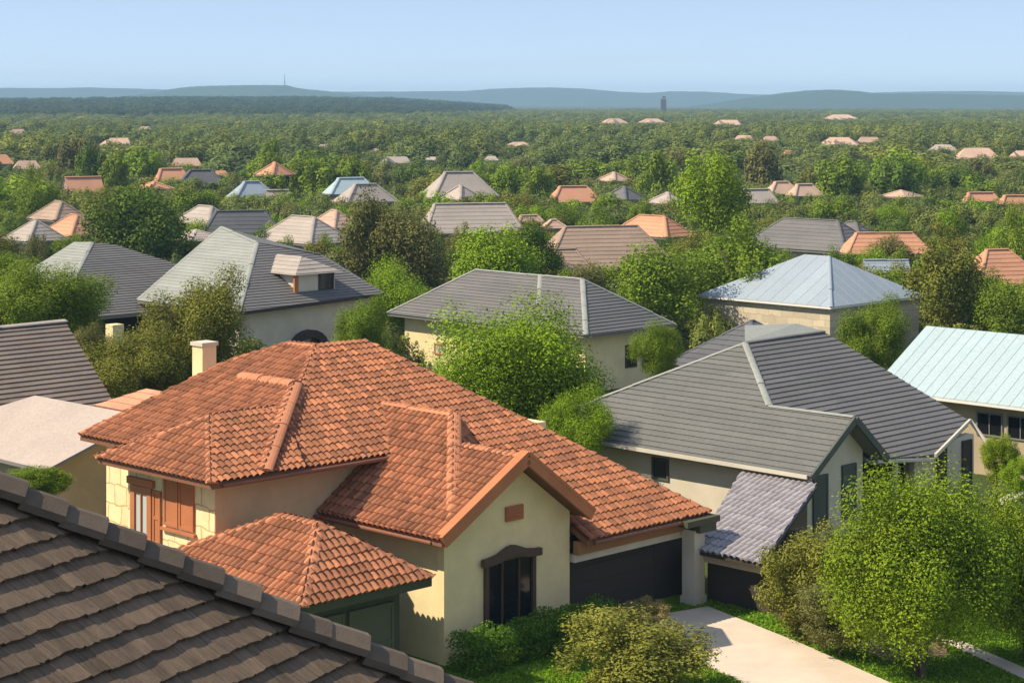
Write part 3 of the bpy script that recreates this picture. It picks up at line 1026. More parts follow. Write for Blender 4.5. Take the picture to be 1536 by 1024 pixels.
# ================================================================== HOUSES FARTHER OUT
def far_block(h, near, left, right, top, ze, mat, style='shingle', wall=M['beige'], detail=True, wz=None, zr_cap=None):
    """a hip roofed block whose near eave corner, side corners and ridge height were read off the photograph"""
    n = ground_at(near[0], near[1], ze)
    u0, v0 = (n.y - n.x) * R2, (n.y + n.x) * R2
    rl, rr = (left - 768) / F, (right - 768) / F
    u1 = max(u0 + 1.5, v0 * (1 - rl) / (1 + rl))
    v1 = max(v0 + 1.5, u0 * (1 + rr) / (1 - rr))
    u1, v1 = u0 + min(u1 - u0, 26), v0 + min(v1 - v0, 26)
    du, dv = u1 - u0, v1 - v0
    if du >= dv: dv = min(max(dv, .5 * du, 3.5), .66 * du)
    else: du = min(max(du, .5 * dv, 3.5), .66 * dv)
    u1, v1 = u0 + max(du, 4), v0 + max(dv, 4)
    d = min(u1 - u0, v1 - v0) / 2
    Yr = (u0 + v0 + 2 * d) * R2
    zr = H - (top - HOR) * Yr / F
    zr = min(max(zr, ze + .35 * d), ze + .85 * d)
    f, hd, cl, (r0, r1) = hip(u0, u1, v0, v1, ze, zr)
    far = n.y > 215
    st = 'plain' if far else style
    k = n.y / 110
    roof(h, f, st, mat, mat, [] if n.y > 300 else cl, L=.36 * max(1, k * .8), w=4, lift=.024, hidden=hd, trim=M['greytrim'], th=.2, capr=.13 * max(1, k * .8), capL=1.2)
    walls(h, [U(u0 + .6, v0 + .6, 0), U(u1 - .6, v0 + .6, 0), U(u1 - .6, v1 - .6, 0), U(u0 + .6, v1 - .6, 0)], 0, ze, wall)
    if detail and n.y < 420:
        for t in (.3, .7):
            window(h, U(u0 + (u1 - u0) * t, v0 + .6, ze * .55), -VD, 1.1, 1.2, M['white'], M['glass'], .1, .06, 1)
            window(h, U(u0 + .6, v0 + (v1 - v0) * t, ze * .55), -UD, 1.1, 1.2, M['white'], M['glass'], .1, .06, 1)
    return [U(u0, v0, ze), U(u1, v0, ze), U(u0, v1, ze), r0, r1]


def long_block(h, left, right, py, top, ze, mat, yaw=12, ridge=.55, depth=.6, wall=M['beige'], gable=False):
    """hip (or gable) roofed block with its long side toward the street below; ridge is its share of the length"""
    c = ground_at((left + right) / 2, py, ze)
    a = math.radians(yaw)
    ex, ey = V3((math.cos(a), math.sin(a), 0)), V3((-math.sin(a), math.cos(a), 0))
    Wd = (right - left) * c.y / F / (math.cos(a) + .5 * depth * abs(math.sin(a)))
    D = Wd * depth
    c = c + ey * D / 2
    c.z = 0
    zr = H - (top - HOR) * c.y / F
    zr = min(max(zr, ze + .3 * D / 2), ze + 1.0 * D / 2)
    q = lambda x, y, z: c + ex * x * Wd / 2 + ey * y * D / 2 + ZD * z
    p = [q(-1, -1, ze), q(1, -1, ze), q(1, 1, ze), q(-1, 1, ze)]
    k = 1.0 if gable else ridge
    r0, r1 = q(-k, 0, zr), q(k, 0, zr)
    big = c.y / 110
    fs = [[p[0], p[1], r1, r0]] + ([] if gable else [[p[1], p[2], r1], [p[3], p[0], r0]])
    st = 'plain' if c.y > 215 else 'shingle'
    roof(h, fs, st, mat, mat, [] if c.y > 300 else [(r0, r1)] + ([] if gable else [(r0, p[0]), (r1, p[1])]), L=.36 * max(1, big * .8), w=4, lift=.024,
         hidden=[[p[2], p[3], r0, r1]], trim=M['greytrim'], th=.2, capr=.13 * max(1, big * .8), capL=1.2)
    s_ = lambda x, y: c + ex * x * (Wd / 2 - .5) + ey * y * (D / 2 - .5)
    walls(h, [s_(-1, -1), s_(1, -1), s_(1, 1), s_(-1, 1)], 0, ze, wall)
    if gable:
        bm = BM()
        for sg in (-1, 1): prism(bm, [q(sg * .97, -.9, ze), q(sg * .97, .9, ze), q(sg * .97, 0, zr - .15)], ex * (-.2 * sg))
        obj('gable_wall', bm, M['tan'] if mat == M['terra_far'] else wall, h)
    if c.y < 420:
        for t in (-.5, 0, .5): window(h, s_(t, -1) + ZD * ze * .5, -ey, 1.1, 1.2, M['white'], M['glass'], .1, .06, 1)
    return [p[0], p[1], p[2], r0, r1]


FAR = [
    # name, label, ref, [(near px, near py, left px, right px, top py, eave z, material)]
    ('tan_roof_house', 'wide tan ribbed roof house in the middle with trees on both sides', 'wide tan ribbed roof', [('L', 806, 1040, 410, 334, 3, 'tan', 16, .52, .6, False), ('L', 790, 900, 412, 360, 3, 'tan', 16, .6, .7, False)]),
    ('orange_peak_house', 'house with a faded orange roof rising just behind the wide tan roof', 'orange peak behind the tan roof', [(1000, 356, 912, 1037, 304, 3, 'terra_far')]),
    ('long_taupe_house', 'long taupe roof house with a grey right slope behind the bright tree', 'long taupe roof', [('L', 634, 792, 349, 302, 3, 'taupe', 12, .72, .55, False)]),
    ('taupe_hip_house', 'broad taupe grey hip roof standing high at centre, trees before it', 'broad taupe hip roof', [('L', 644, 756, 296, 250, 3.2, 'taupe', 20, .42, .7, False), (690, 300, 655, 715, 262, 3.2, 'dust')]),
    ('terracotta_hip_house', 'plain terracotta hip roof house on a yellow green clearing', 'plain terracotta hip roof', [('L', 826, 906, 303, 273, 3, 'terra_far', 14, .55, .6, False)]),
    ('grey_cottage', 'small grey roof cottage right of the plain terracotta hip roof', 'small grey cottage', [(938, 300, 900, 957, 279, 3, 'grey')]),
    ('clay_cottage', 'tiny clay roof above the small grey cottage', 'tiny clay roof', [(922, 272, 899, 933, 258, 3, 'pink')]),
    ('pink_roof_house', 'pair of low pinkish roofs right of the long taupe roof', 'pair of pinkish roofs', [('L', 774, 822, 337, 315, 3, 'pink', 16, .55, .6, False), ('L', 812, 854, 342, 326, 3, 'pink', 12, .2, .6, False)]),
    ('taupe_gable_house', 'pale taupe roof house directly behind the two tone dormer roof', 'pale taupe roof', [(465, 366, 378, 532, 316, 3, 'taupe'), (500, 345, 452, 530, 299, 3, 'pink')]),
    ('dark_slate_house', 'dark slate roof house left of the pale taupe roof', 'dark slate roof', [('L', 302, 424, 350, 304, 3, 'slate', 12, .62, .55, False)]),
    ('pale_grey_house', 'pale grey roof half hidden by the tall dark tree', 'pale grey roof', [(311, 338, 255, 319, 302, 3, 'taupe'), (286, 362, 254, 296, 344, 3, 'dust')]),
    ('patchwork_roof_house', 'tan and orange roofs joined in one house at the left edge', 'joined tan and orange roofs', [(42, 362, 2, 98, 322, 3, 'taupe'), (105, 354, 58, 142, 312, 3.2, 'terra_far'), (82, 330, 40, 112, 294, 3.4, 'tan')]),
    ('white_roof_house', 'pale white metal roof house below the orange tower', 'pale white metal roof', [('L', 350, 420, 296, 268, 3, 'metal', 26, .35, .7, False), ('L', 400, 438, 298, 276, 3, 'dust', 20, .5, .7, True)]),
    ('tower_house', 'narrow house with an orange cap roof and dark walls', 'narrow orange capped house', [(408, 263, 386, 421, 243, 5, 'terra_far')]),
    ('light_metal_house', 'house with a light blue metal roof and a grey lower roof', 'light blue metal roof', [('L', 492, 574, 291, 257, 3.4, 'bluemetal', 20, .5, .6, False), ('L', 515, 604, 303, 272, 3, 'taupe', 30, .4, .6, False)]),
    ('dark_slope_house', 'orange roof house with one dark slope and small roofs behind', 'dark sloped orange roof', [('L', 232, 290, 275, 246, 3, 'terra_far', 20, .6, .8, False), ('L', 266, 338, 276, 247, 3, 'slate', 12, .45, .6, False), ('L', 318, 345, 264, 247, 3, 'terra_far', 10, .5, .6, False), ('L', 256, 304, 249, 235, 3, 'pink', 10, .7, .5, False)]),
    ('orange_gable_house', 'orange roof house with brown side among dense trees at left', 'orange roof with a brown side', [('L', 101, 160, 288, 258, 3, 'terra_far', 28, .5, .8, True)]),
    ('clay_roof_house', 'clay roof house behind the bright trees near the left edge', 'clay roof near the left edge', [('L', 20, 64, 254, 238, 3, 'pink', 20, .6, .6, False), ('L', -14, 24, 246, 229, 3, 'terra_far', 20, .3, .8, False)]),
    ('orange_hut', 'tiny orange hut roof in front of the orange roof with a dark slope', 'tiny orange hut', [(225, 284, 213, 232, 272, 3, 'terra_far')]),
    ('big_grey_house', 'big grey hip roof house behind the stone house', 'big grey hip roof', [(1268, 378, 1108, 1292, 309, 3, 'grey'), (1292, 366, 1222, 1334, 317, 3, 'grey')]),
    ('long_terracotta_house', 'long low terracotta roof right of the big grey hip roof', 'long low terracotta roof', [('L', 1268, 1402, 380, 348, 3, 'terra_far', 6, .66, .45, False)]),
    ('edge_terracotta_house', 'tall terracotta roof house cut by the right edge', 'tall terracotta roof at the right edge', [('L', 1456, 1590, 427, 366, 3, 'terra_far', 18, .3, .8, False)]),
    ('tan_cottage', 'tan roofed house with a pinkish wing right of the tall bright tree', 'tan roof by the tall tree', [('L', 1110, 1172, 305, 275, 3, 'taupe', 14, .7, .7, False), ('L', 1152, 1206, 291, 272, 3, 'pink', 14, .4, .7, False)]),
    ('salmon_roof_house', 'salmon pink hip roof house beside the tan roofed house', 'salmon pink roof', [('L', 1188, 1240, 294, 271, 3, 'pink', 16, .5, .7, False)]),
    ('dusty_cottage', 'dusty pink grey roof peeking out left of the tall bright tree', 'dusty pink grey roof', [(1004, 306, 984, 1022, 288, 3, 'dust')]),
    ('ridge_orange_house', 'orange ridge among trees near the right edge, the left of two', 'left of two orange ridges', [('L', 1450, 1503, 302, 285, 3, 'terra_far', 10, .75, .5, False)]),
    ('edge_orange_house', 'orange ridge among trees cut by the right edge', 'right of two orange ridges', [('L', 1500, 1556, 307, 287, 3, 'terra_far', 10, .6, .5, False)]),
    ('flat_roof_house', 'low pale grey flat roof below the long terracotta roof', 'low pale flat roof', [('L', 1298, 1368, 408, 389, 2.4, 'metal', 4, .9, .5, True)]),
    ('sand_cottage', 'tiny sand coloured roof deep in the trees at right', 'tiny sand roof', [(1358, 296, 1336, 1367, 285, 3, 'pink')]),
]
for name, label, ref, blocks in FAR:
    b0 = blocks[0]
    n = ground_at((b0[1] + b0[2]) / 2, b0[3], b0[5]) if b0[0] == 'L' else ground_at(b0[0], b0[1], b0[5])
    h = thing(name, label, 'house', (n.x, n.y, 0))
    allp = []
    for blk in blocks:
        if blk[0] == 'L':
            pts = long_block(h, *blk[1:6], M[blk[6]], *blk[7:10], gable=blk[10])
            reg(ref, pts)
            continue
        (a, b, l, r, t, ze, mt) = blk
        allp += far_block(h, (a, b), l, r, t, ze, M[mt], wall=M['darkwood'] if name == 'tower_house' else M['beige'])
        pts = allp[-5:]
        reg(ref, pts)

DIST = [(1270, 218, 1224, 1289, 206, 'pink', 'long salmon roof far off, left of a smaller salmon roof'),
        (1308, 214, 1288, 1323, 203, 'pink', 'small salmon roof far off, right beside a longer salmon roof'),
        (1480, 239, 1436, 1503, 222, 'pink', 'wide salmon roof far off above the right hand trees'),
        (1530, 237, 1512, 1552, 226, 'pink', 'salmon roof far off cut by the right edge'),
        (1160, 213, 1141, 1173, 204, 'pink', 'rounded pink roof far off above the tall bright tree'),
        (1120, 210, 1099, 1131, 203, 'pink', 'low pink roof far off, left of the rounded pink roof'),
        (1096, 188, 1069, 1113, 180, 'pink', 'flat pink roof near the far plain, right of the tower'),
        (182, 218, 154, 197, 207, 'pink', 'pale clay roof far off on the left among dark trees'),
        (30, 202, 13, 43, 187, 'pink', 'peaked pink roof far off at the left edge'),
        (215, 196, 204, 229, 190, 'pink', 'thin pale roof far off on the wooded slope at left'),
        (930, 187, 902, 949, 178, 'pink', 'thin pink roof far off, left of the tower'),
        (985, 185, 957, 1002, 178, 'pink', 'thin pink roof far off just below the tower'),
        (1190, 233, 1175, 1198, 225, 'terra_far', 'tiny orange roof alone in the dark woods right of centre'),
        (1262, 179, 1231, 1289, 172, 'pink', 'long thin pale roof at the foot of the right hill'),
        (600, 245, 574, 618, 235, 'dust', 'pale roof far off, leftmost of three above the centre'),
        (648, 240, 636, 656, 233, 'dust', 'small pale roof far off, middle one of three above the centre'),
        (735, 241, 724, 749, 234, 'dust', 'pale roof far off, rightmost of three above the centre'),
        (562, 228, 555, 571, 220, 'pink', 'tiny pinkish gable far off above the light blue metal roof'),
        (485, 221, 477, 495, 212, 'dust', 'tiny pale gable far off above the pale taupe roof'),
        (1416, 226, 1390, 1437, 217, 'dust', 'pale grey roof far off left of the wide salmon roof'),
        (782, 218, 762, 800, 213, 'pink', 'thin pale roof far off in the middle of the woods')]
for (a, b, l, r, t, mt, label) in DIST:
    n = ground_at(a, b, 3.5)
    h = thing('distant_house', label, 'house', (n.x, n.y, 0), 'houses far out on the plain')
    pts = long_block(h, l, r, b, t, 3.5, M[mt], RND.uniform(-20, 22), RND.uniform(.35, .75), RND.uniform(.45, .7))
    reg('distant roof', pts)
    if r - l > 36:
        m = l + (r - l) * RND.uniform(.3, .7)
        reg('distant roof', long_block(h, m - 9, m + 12, b + 1, t + RND.uniform(0, 4), 3.5, M[mt], RND.uniform(30, 60), .3, .8))


# ================================================================== TREES
def leaf_faces(name, g, pos, nor, leaf, tone):
    n = len(pos)
    nor = nor / np.linalg.norm(nor, axis=1)[:, None]
    a = np.cross(nor, g.normal(size=(n, 3)))
    a /= np.linalg.norm(a, axis=1)[:, None]
    b = np.cross(nor, a)
    sz = leaf * g.uniform(.6, 1.4, n)[:, None]
    v = np.empty((n, 4, 3))
    v[:, 0] = pos + a * sz
    v[:, 1] = pos + b * sz * .6
    v[:, 2] = pos - a * sz
    v[:, 3] = pos - b * sz * .6
    me = bpy.data.meshes.new(name)
    me.vertices.add(4 * n)
    me.vertices.foreach_set('co', v.astype(np.float32).ravel())
    me.loops.add(4 * n)
    me.loops.foreach_set('vertex_index', np.arange(4 * n, dtype=np.int32))
    me.polygons.add(n)
    me.polygons.foreach_set('loop_start', np.arange(0, 4 * n, 4, dtype=np.int32))
    me.attributes.new('tone', 'FLOAT', 'FACE').data.foreach_set('value', np.asarray(tone, np.float32))
    me.update(calc_edges=True)
    me.materials.append(M['leaf'])
    return me


def crown_mesh(name, seed, n, leaf, lobes=26, flat=.8, rough=.35, up=0.15, lump=1.0, rn=.42, rlo=.38, tw=.45):
    """foliage: many small leaf faces spread over and through a cluster of lobes; unit crown, radius about 1, from z=-flat to +flat"""
    g = np.random.default_rng(seed)
    d = g.normal(size=(lobes, 3))
    d /= np.linalg.norm(d, axis=1)[:, None]
    rad = g.uniform(rlo, .82, lobes) ** .8
    c = d * rad[:, None]
    c[:, 2] *= flat
    c[:, 2] += up * (g.random(lobes) - .3)
    lr = lump * g.uniform(.20, .50, lobes) * (1.15 - .45 * rad)
    wts = lr ** 2
    li = g.choice(lobes, n, p=wts / wts.sum())
    q = g.normal(size=(n, 3))
    q /= np.linalg.norm(q, axis=1)[:, None]
    rr = lr[li] * (g.random(n) ** .30) * (1 + rough * (g.random(n) - .35))
    pos = c[li] + q * rr[:, None]
    core = g.random(n) < .10
    pos[core] *= .6
    pos[:, :2] /= np.percentile(np.hypot(pos[:, 0], pos[:, 1]), 97)
    lo, hi = np.percentile(pos[:, 2], (1, 99))
    pos[:, 2] = (pos[:, 2] - (lo + hi) / 2) / ((hi - lo) / 2)
    nor = q * .75 + g.normal(size=(n, 3)) * rn + np.array([0, 0, .3])
    lt = g.random(lobes)
    return leaf_faces(name, g, pos, nor, leaf, tw * lt[li] + (1 - tw) * g.random(n))


def trunk_mesh(name, seed, stems=1):
    """trunk with limbs, from the ground (z=0) to z=1; crown centre about z=.62"""
    g = random.Random(seed)
    bm = BM()
    for s in range(stems):
        x0 = 0 if stems == 1 else g.uniform(-.05, .05)
        lean = V3((g.uniform(-.07, .07), g.uniform(-.07, .07), 0)) if stems == 1 else V3((.16 * math.cos(s * 2.3), .16 * math.sin(s * 2.3), 0))
        p = V3((x0, x0, -.02))
        r = .035 if stems == 1 else .022
        for k in range(5):
            q = p + V3((lean.x * .35 + g.uniform(-.012, .012), lean.y * .35 + g.uniform(-.012, .012), .15))
            tube(bm, p, q, r, r * .84, 7, k in (0, 4))
            r *= .84
            p = q
            if k >= 1:
                for j in range(2):
                    a = g.uniform(0, 6.28)
                    e = p + V3((math.cos(a) * .17, math.sin(a) * .17, g.uniform(.08, .2)))
                    tube(bm, p, e, r * .6, r * .25, 5)
                    e2 = e + V3((math.cos(a + .6) * .1, math.sin(a + .6) * .1, g.uniform(.05, .12)))
                    tube(bm, e, e2, r * .3, r * .1, 4)
    me = bpy.data.meshes.new(name)
    bm.to_mesh(me)
    bm.free()
    me.materials.append(M['bark'])
    return me


FINE = [crown_mesh('fine_foliage', 31 + i, 70000, .0185, 40, .82, .5, .15, .92) for i in range(3)]
BROAD = [crown_mesh('broad_foliage', 201 + i, 110000, .0170, 64, .82, .4, .12, 1.0, .42, .22, .5) for i in range(2)]
LOOSE = [crown_mesh('loose_foliage', 131, 36000, .027, 80, .8, .6, .25, .62)]
MID = [crown_mesh('mid_foliage', 51 + i, 17000, .033, 24 + 3 * i, .85, .45, .15, .95) for i in range(4)]
COARSE = [crown_mesh('coarse_foliage', 71 + i, 6000, .060, 26, .85, .3, .15, 1.0, .16, .38, .8) for i in range(4)]
TRUNKS = [trunk_mesh('trunk', 5 + i) for i in range(3)]
MULTI = trunk_mesh('trunk', 9, 4)

TONES = {'bright': (0.200, 0.305, 0.012), 'green': (0.165, 0.235, 0.016), 'dark': (0.100, 0.160, 0.018),
         'olive': (0.190, 0.195, 0.028), 'dusky': (0.165, 0.165, 0.044), 'yellowish': (0.200, 0.272, 0.012), 'fawn': (0.280, 0.215, 0.075)}
ALLTREES = []


def tree(name, label, X, Y, zb, zt, rad, tone, mesh, trunk, cat='tree', group=None, rad_y=None, rng=RND):
    """an Empty at the foot, a trunk, a crown between heights zb and zt"""
    t = thing(name, label, cat, (X, Y, 0), group)
    hz = (zt - zb) / 2
    if trunk is not None:
        k = bpy.data.objects.new('trunk', trunk)
        COL.objects.link(k)
        k.parent = t
        k.scale = (max(1.6, rad * 1.5), max(1.6, rad * 1.5), zb + hz * 1.5)
        k.rotation_euler = (0, 0, rng.uniform(0, 6.28))
    c = bpy.data.objects.new('crown', mesh)
    COL.objects.link(c)
    c.parent = t
    c.location = (0, 0, (zb + zt) / 2)
    a = rng.uniform(0, 6.28)
    c.rotation_euler = (0, 0, a)
    c.scale = (rad, rad_y or rad, hz)
    col = TONES[tone]
    k_ = rng.uniform(.92, 1.08)
    j = [k_ * rng.uniform(.97, 1.06), k_, k_]
    c.color = (col[0] * j[0], col[1] * j[1], col[2] * j[2], 1)
    ALLTREES.append((X, Y, rad))
    return t


def ptree(label, px, top, bot, width, Y, tone, var=0, kind='tree', fine=None, stems=False, name=None):
    X = (px - 768) * Y / F
    zt, zb = H - (top - HOR) * Y / F, max(.1, H - (bot - HOR) * Y / F)
    rad = width / 2 * Y / F
    lst = BROAD if kind == 'tree' and width > 140 and Y < 80 else LOOSE if kind in ('bush', 'shrub') else FINE if (fine if fine is not None else Y < 90) else MID
    return tree(name or ('tree' if kind == 'tree' else kind), label, X, Y, zb, zt, rad, tone, lst[var % len(lst)],
                None if zb < .25 and kind != 'tree' else (MULTI if stems else TRUNKS[var % 3]), kind)


ptree('large bright green tree directly behind the terracotta roof ridge', 770, 472, 690, 284, 74, 'bright', 0)
ptree('small olive tree at the right foot of the large bright green tree', 868, 590, 700, 112, 68.2, 'bright', 0)  # kept and shifted here to throw its shadow onto the grey roof
ptree('small tree in front of the grey hip roof corner by the slate roof', 985, 486, 562, 78, 80, 'green', 0)
ptree('wide olive tree in front of the dormer roof, above the chimney', 300, 418, 570, 168, 84, 'olive', 1)
ptree('low olive tree left of the chimney, below the wide olive tree', 200, 500, 610, 170, 82, 'olive', 0)
ptree('grey green shrub at the corner of the brown shingle roof', 128, 492, 575, 90, 84, 'dusky', 1)
ptree('broad green tree at the left edge before the pale left slope', 75, 398, 500, 180, 98, 'green', 0, fine=True)
ptree('green tree cut by the left edge above the brown shingle roof', 5, 380, 490, 130, 104, 'green', 1, fine=True)
ptree('tall dark green tree behind the ribbed dark roof', 205, 284, 412, 150, 165, 'dark', 1)
ptree('dusky tree right of the pale taupe roof, taller of two', 545, 298, 440, 110, 140, 'dusky', 2)
ptree('dusky dark tree before the long taupe roof', 612, 320, 440, 120, 138, 'dusky', 3)
ptree('bright green tree right of the dormer roof eave', 595, 402, 535, 140, 119, 'bright', 0, fine=True)
ptree('small bright tree at the right end of the dormer house', 545, 450, 540, 90, 92, 'green', 1, fine=True)
ptree('bright bushy tree between the dormer roof and the wide tan roof', 735, 345, 445, 135, 125, 'bright', 1)
ptree('leaning dark tree at the left end of the wide tan roof', 805, 335, 410, 70, 130, 'dark', 2)
ptree('green tree before the wide tan roof, left of two', 985, 372, 485, 140, 118, 'green', 3)
ptree('bushy green tree left of the stone house', 1100, 335, 470, 155, 122, 'green', 0)
ptree('tall bright tree rising above all others right of centre', 1070, 236, 350, 122, 172, 'bright', 1)
ptree('green tree between the stone house and the pale blue roof', 1312, 452, 545, 105, 96, 'green', 1, fine=True)
ptree('olive tree right of the stone house roof', 1425, 372, 500, 130, 114, 'olive', 2)
ptree('green bushy tree cut by the right edge above the pale blue roof', 1512, 428, 510, 100, 112, 'green', 3)
ptree('large rounded bright tree with several stems on the lawn at lower right', 1382, 722, 962, 262, 52, 'yellowish', 1, stems=True)
ptree('bright tree cut by the right edge beside the large rounded tree', 1540, 748, 955, 175, 53.4, 'yellowish', 1)
ptree('dark olive shrub between the lean-to roof and the rounded tree', 1212, 800, 955, 150, 56, 'olive', 1, 'shrub')
ptree('low brown green shrub below the rounded tree', 1262, 880, 965, 130, 54, 'dusky', 0, 'shrub')
ptree('large olive bush on the lawn left of the driveway', 952, 925, 1045, 225, 50.2, 'olive', 0, 'bush')
ptree('dry fawn shrub behind the large olive bush', 965, 902, 945, 75, 54.5, 'fawn', 1, 'bush')
ptree('yellow green shrub against the sand coloured wall', 1500, 655, 715, 60, 68, 'yellowish', 0, 'shrub')
ptree('small green bush at the right edge below the sand wall', 1528, 690, 740, 50, 60, 'bright', 1, 'shrub')
ptree('small green shrub at the foot of the dusty roof house wall', 60, 700, 745, 90, 54, 'green', 1, 'shrub')

# hedge along the front of the gable
def hedge():
    g = np.random.default_rng(5)
    o = thing('hedge', 'clipped dark green hedge below the gable wall and the garage', 'hedge', U(37.75, 38.9, 0))
    n = 26000
    t = g.uniform(-3.0, 2.6, n)
    q = g.normal(size=(n, 3))
    q /= np.linalg.norm(q, axis=1)[:, None]
    q = np.sign(q) * np.abs(q) ** .6
    k = (g.random(n) ** .25) * (1 + .22 * np.sin(t * 4.1) * np.sin(t * 1.7 + 1))
    dep, hgt = .62 * q[:, 0] * k, .55 + .55 * q[:, 2] * k
    nor = q * .7 + g.normal(size=(n, 3)) * .6 + np.array([0, 0, .3])
    d = np.array([R2, R2, 0]) * t[:, None] + np.array([R2, -R2, 0]) * dep[:, None] + np.array([0, 0, 1]) * hgt[:, None]
    me = leaf_faces('hedge_foliage', g, d, nor, .035, g.random(n))
    c = bpy.data.objects.new('hedge_leaves', me)
    COL.objects.link(c)
    c.parent = o
    c.color = (.105, .20, .014, 1)
hedge()

# ---- trees between the houses, placed where the photograph shows foliage and never before a visible roof
def clear(X, Y, zt, rad):
    px, yt = 768 + F * X / Y, HOR + F * (H - zt) / Y
    yb = HOR + F * H / Y
    hw = rad * F / Y
    for ref, hy, x0, x1, y0, y1, c, rd in HOUSES:
        if (X - c.x) ** 2 + (Y - c.y) ** 2 < (rd * .72 + rad * .7) ** 2: return False
        if hy > Y - 2:
            m = (x1 - x0) * .10
            if px + hw > x0 + m and px - hw < x1 - m and yt < y1 - (y1 - y0) * .22 and yb > y0: return False
    return True


names = {'dark': 'dark green', 'green': 'mid green', 'bright': 'bright green', 'olive': 'olive green', 'dusky': 'dull grey green'}
cand = []
rg = random.Random(23)
TN = ['dark', 'green', 'green', 'bright', 'olive', 'dusky', 'green']


def grow(X, Y, ht, rad, zb):
    tone = rg.choice(TN)
    mesh = MID[rg.randrange(4)] if Y < 230 else COARSE[rg.randrange(4)]
    t = tree('tree', None, X, Y, zb, ht, rad, tone, mesh, TRUNKS[rg.randrange(3)] if Y < 260 else None, rng=rg)
    cand.append((t, tone, ht, 768 + F * X / Y, HOR + F * (H - ht / 2) / Y, Y))


# foliage that half buries the farther houses
for ref, hy, x0, x1, y0, y1, c, rd in list(HOUSES):
    if hy < 118 or ref == 'distant roof': continue
    Yf = F * (H - 3) / (y1 - HOR) - 2.5
    n = 4 if x1 - x0 > 110 else 3 if x1 - x0 > 45 else 2
    for i in range(n):
        fr = i / (n - 1)
        px = x0 + (x1 - x0) * (fr * 1.06 - .03) + rg.uniform(-5, 5)
        end = i in (0, n - 1)
        Y = Yf + rg.uniform(-5, 0) + (3 if end else 0)
        if any(abs(px - (o[2] + o[3]) / 2) < (o[3] - o[2]) / 2 and o[1] > Y + 4 and o[0] != ref and HOR + F * (H - 3.4) / Y < o[5] - (o[5] - o[4]) * .3 for o in HOUSES): 
            continue
        ty = y1 - (y1 - y0) * (rg.uniform(.10, .50) if end else rg.uniform(-.05, .22))
        ht = min(max(H - (ty - HOR) * Y / F, 2.4), 7.5)
        rad = rg.uniform(1.7, 2.9) if end else rg.uniform(1.4, 2.3)
        X = (px - 768) * Y / F
        if any((X - a) ** 2 + (Y - b) ** 2 < (.5 * (rad + r)) ** 2 for a, b, r in ALLTREES): continue
        grow(X, Y, ht, rad, .15)
tries = 0
while len(cand) < 262 and tries < 60000:
    tries += 1
    Y = math.sqrt(rg.uniform(112 ** 2, 345 ** 2))
    px = rg.uniform(-90, 1626)
    X = (px - 768) * Y / F
    ht = rg.uniform(4.6, 8.8)
    rad = rg.uniform(2.0, 4.2)
    if not clear(X, Y, ht, rad):
        ht, rad = ht * .62, rad * .75
        if not clear(X, Y, ht, rad): continue
    if any((X - a) ** 2 + (Y - b) ** 2 < (.72 * (rad + r)) ** 2 for a, b, r in ALLTREES): continue
    grow(X, Y, ht, rad, ht * rg.uniform(.04, .16))

# labels: look, then the house it stands by
bykey = {}
for t, tone, ht, px, py, Y in cand:
    best = None
    for ref, hy, x0, x1, y0, y1, c, rd in HOUSES:
        if ref == 'distant roof': continue
        cx, cy = (x0 + x1) / 2, (y0 + y1) / 2
        d = math.hypot(max(0, abs(px - cx) - (x1 - x0) / 2), 1.6 * (py - cy))
        if best is None or d < best[0]: best = (d, ref, cx, x0, x1, hy)
    d, ref, cx, x0, x1, hy = best
    size = 'tall' if ht > 6.6 else 'low' if ht < 4.4 else 'rounded'
    if d > 95:
        key = (f'{size} {names[tone]} tree in the woods away from any roof',)
    else:
        rel = 'left of' if px < x0 else 'right of' if px > x1 else ('in front of' if Y < hy else 'behind')
        key = (f'{size} {names[tone]} tree {rel} the {ref}',)
    bykey.setdefault(key, []).append((px, t))
ordn = ['leftmost', 'second from left', 'third from left', 'fourth from left', 'fifth from left', 'sixth from left', 'seventh from left']
for key, lst in bykey.items():
    lst.sort(key=lambda q: q[0])
    for i, (px, t) in enumerate(lst):
        t['group'] = 'trees standing between the houses'
        lab = key[0]
        if len(lst) > 1 and 'away from any roof' not in lab:
            o_ = 'rightmost' if i == len(lst) - 1 else ordn[min(i, 6)]
            lab = f'{lab}, {o_} one'
        t['label'] = lab


# ================================================================== GROUND, HILLS, FAR WOOD
def sheet(name, pts, z, mat, kind='structure', label=None, cat=None):
    bm = BM()
    face(bm, [V3((p[0], p[1], z)) for p in pts])
    bmesh.ops.recalc_face_normals(bm, faces=bm.faces[:])
    for f in bm.faces:
        if f.normal.z < 0: f.normal_flip()
    o = obj(name, bm, mat)
    o['kind'] = kind
    return o


sheet('ground', [(-8700, -170), (8700, -170), (8700, 6850), (-8700, 6850)], 0, M['scrub'])
gp = lambda px, py: ground_at(px, py)[:2]
sheet('lawn', [U(46, 20, 0)[:2], U(20, 40, 0)[:2], U(22, 62, 0)[:2], U(36, 52, 0)[:2], U(39.6, 46, 0)[:2], U(41, 36, 0)[:2]], .006, M['lawn'])
def slab(name, pts, z, mat):
    bm = BM()
    prism(bm, [V3((p[0], p[1], z)) for p in pts], V3((0, 0, -z - .05)))
    o = obj(name, bm, mat)
    o['kind'] = 'structure'
    return o
slab('driveway', [gp(905, 938), gp(1062, 911), gp(1200, 966), gp(1345, 1030), gp(1470, 1100), gp(1240, 1130), gp(1110, 1022), gp(1040, 990)], .05, M['concrete'])
slab('pavement', [gp(1405, 958), gp(1440, 962), gp(1650, 1052), gp(1640, 1072), gp(1536, 1020)], .05, M['concrete'])
sheet('planting_bed', [gp(1130, 905), gp(1200, 945), gp(1330, 990), gp(1420, 985), gp(1420, 930), gp(1250, 890)], .012, M['soil'])


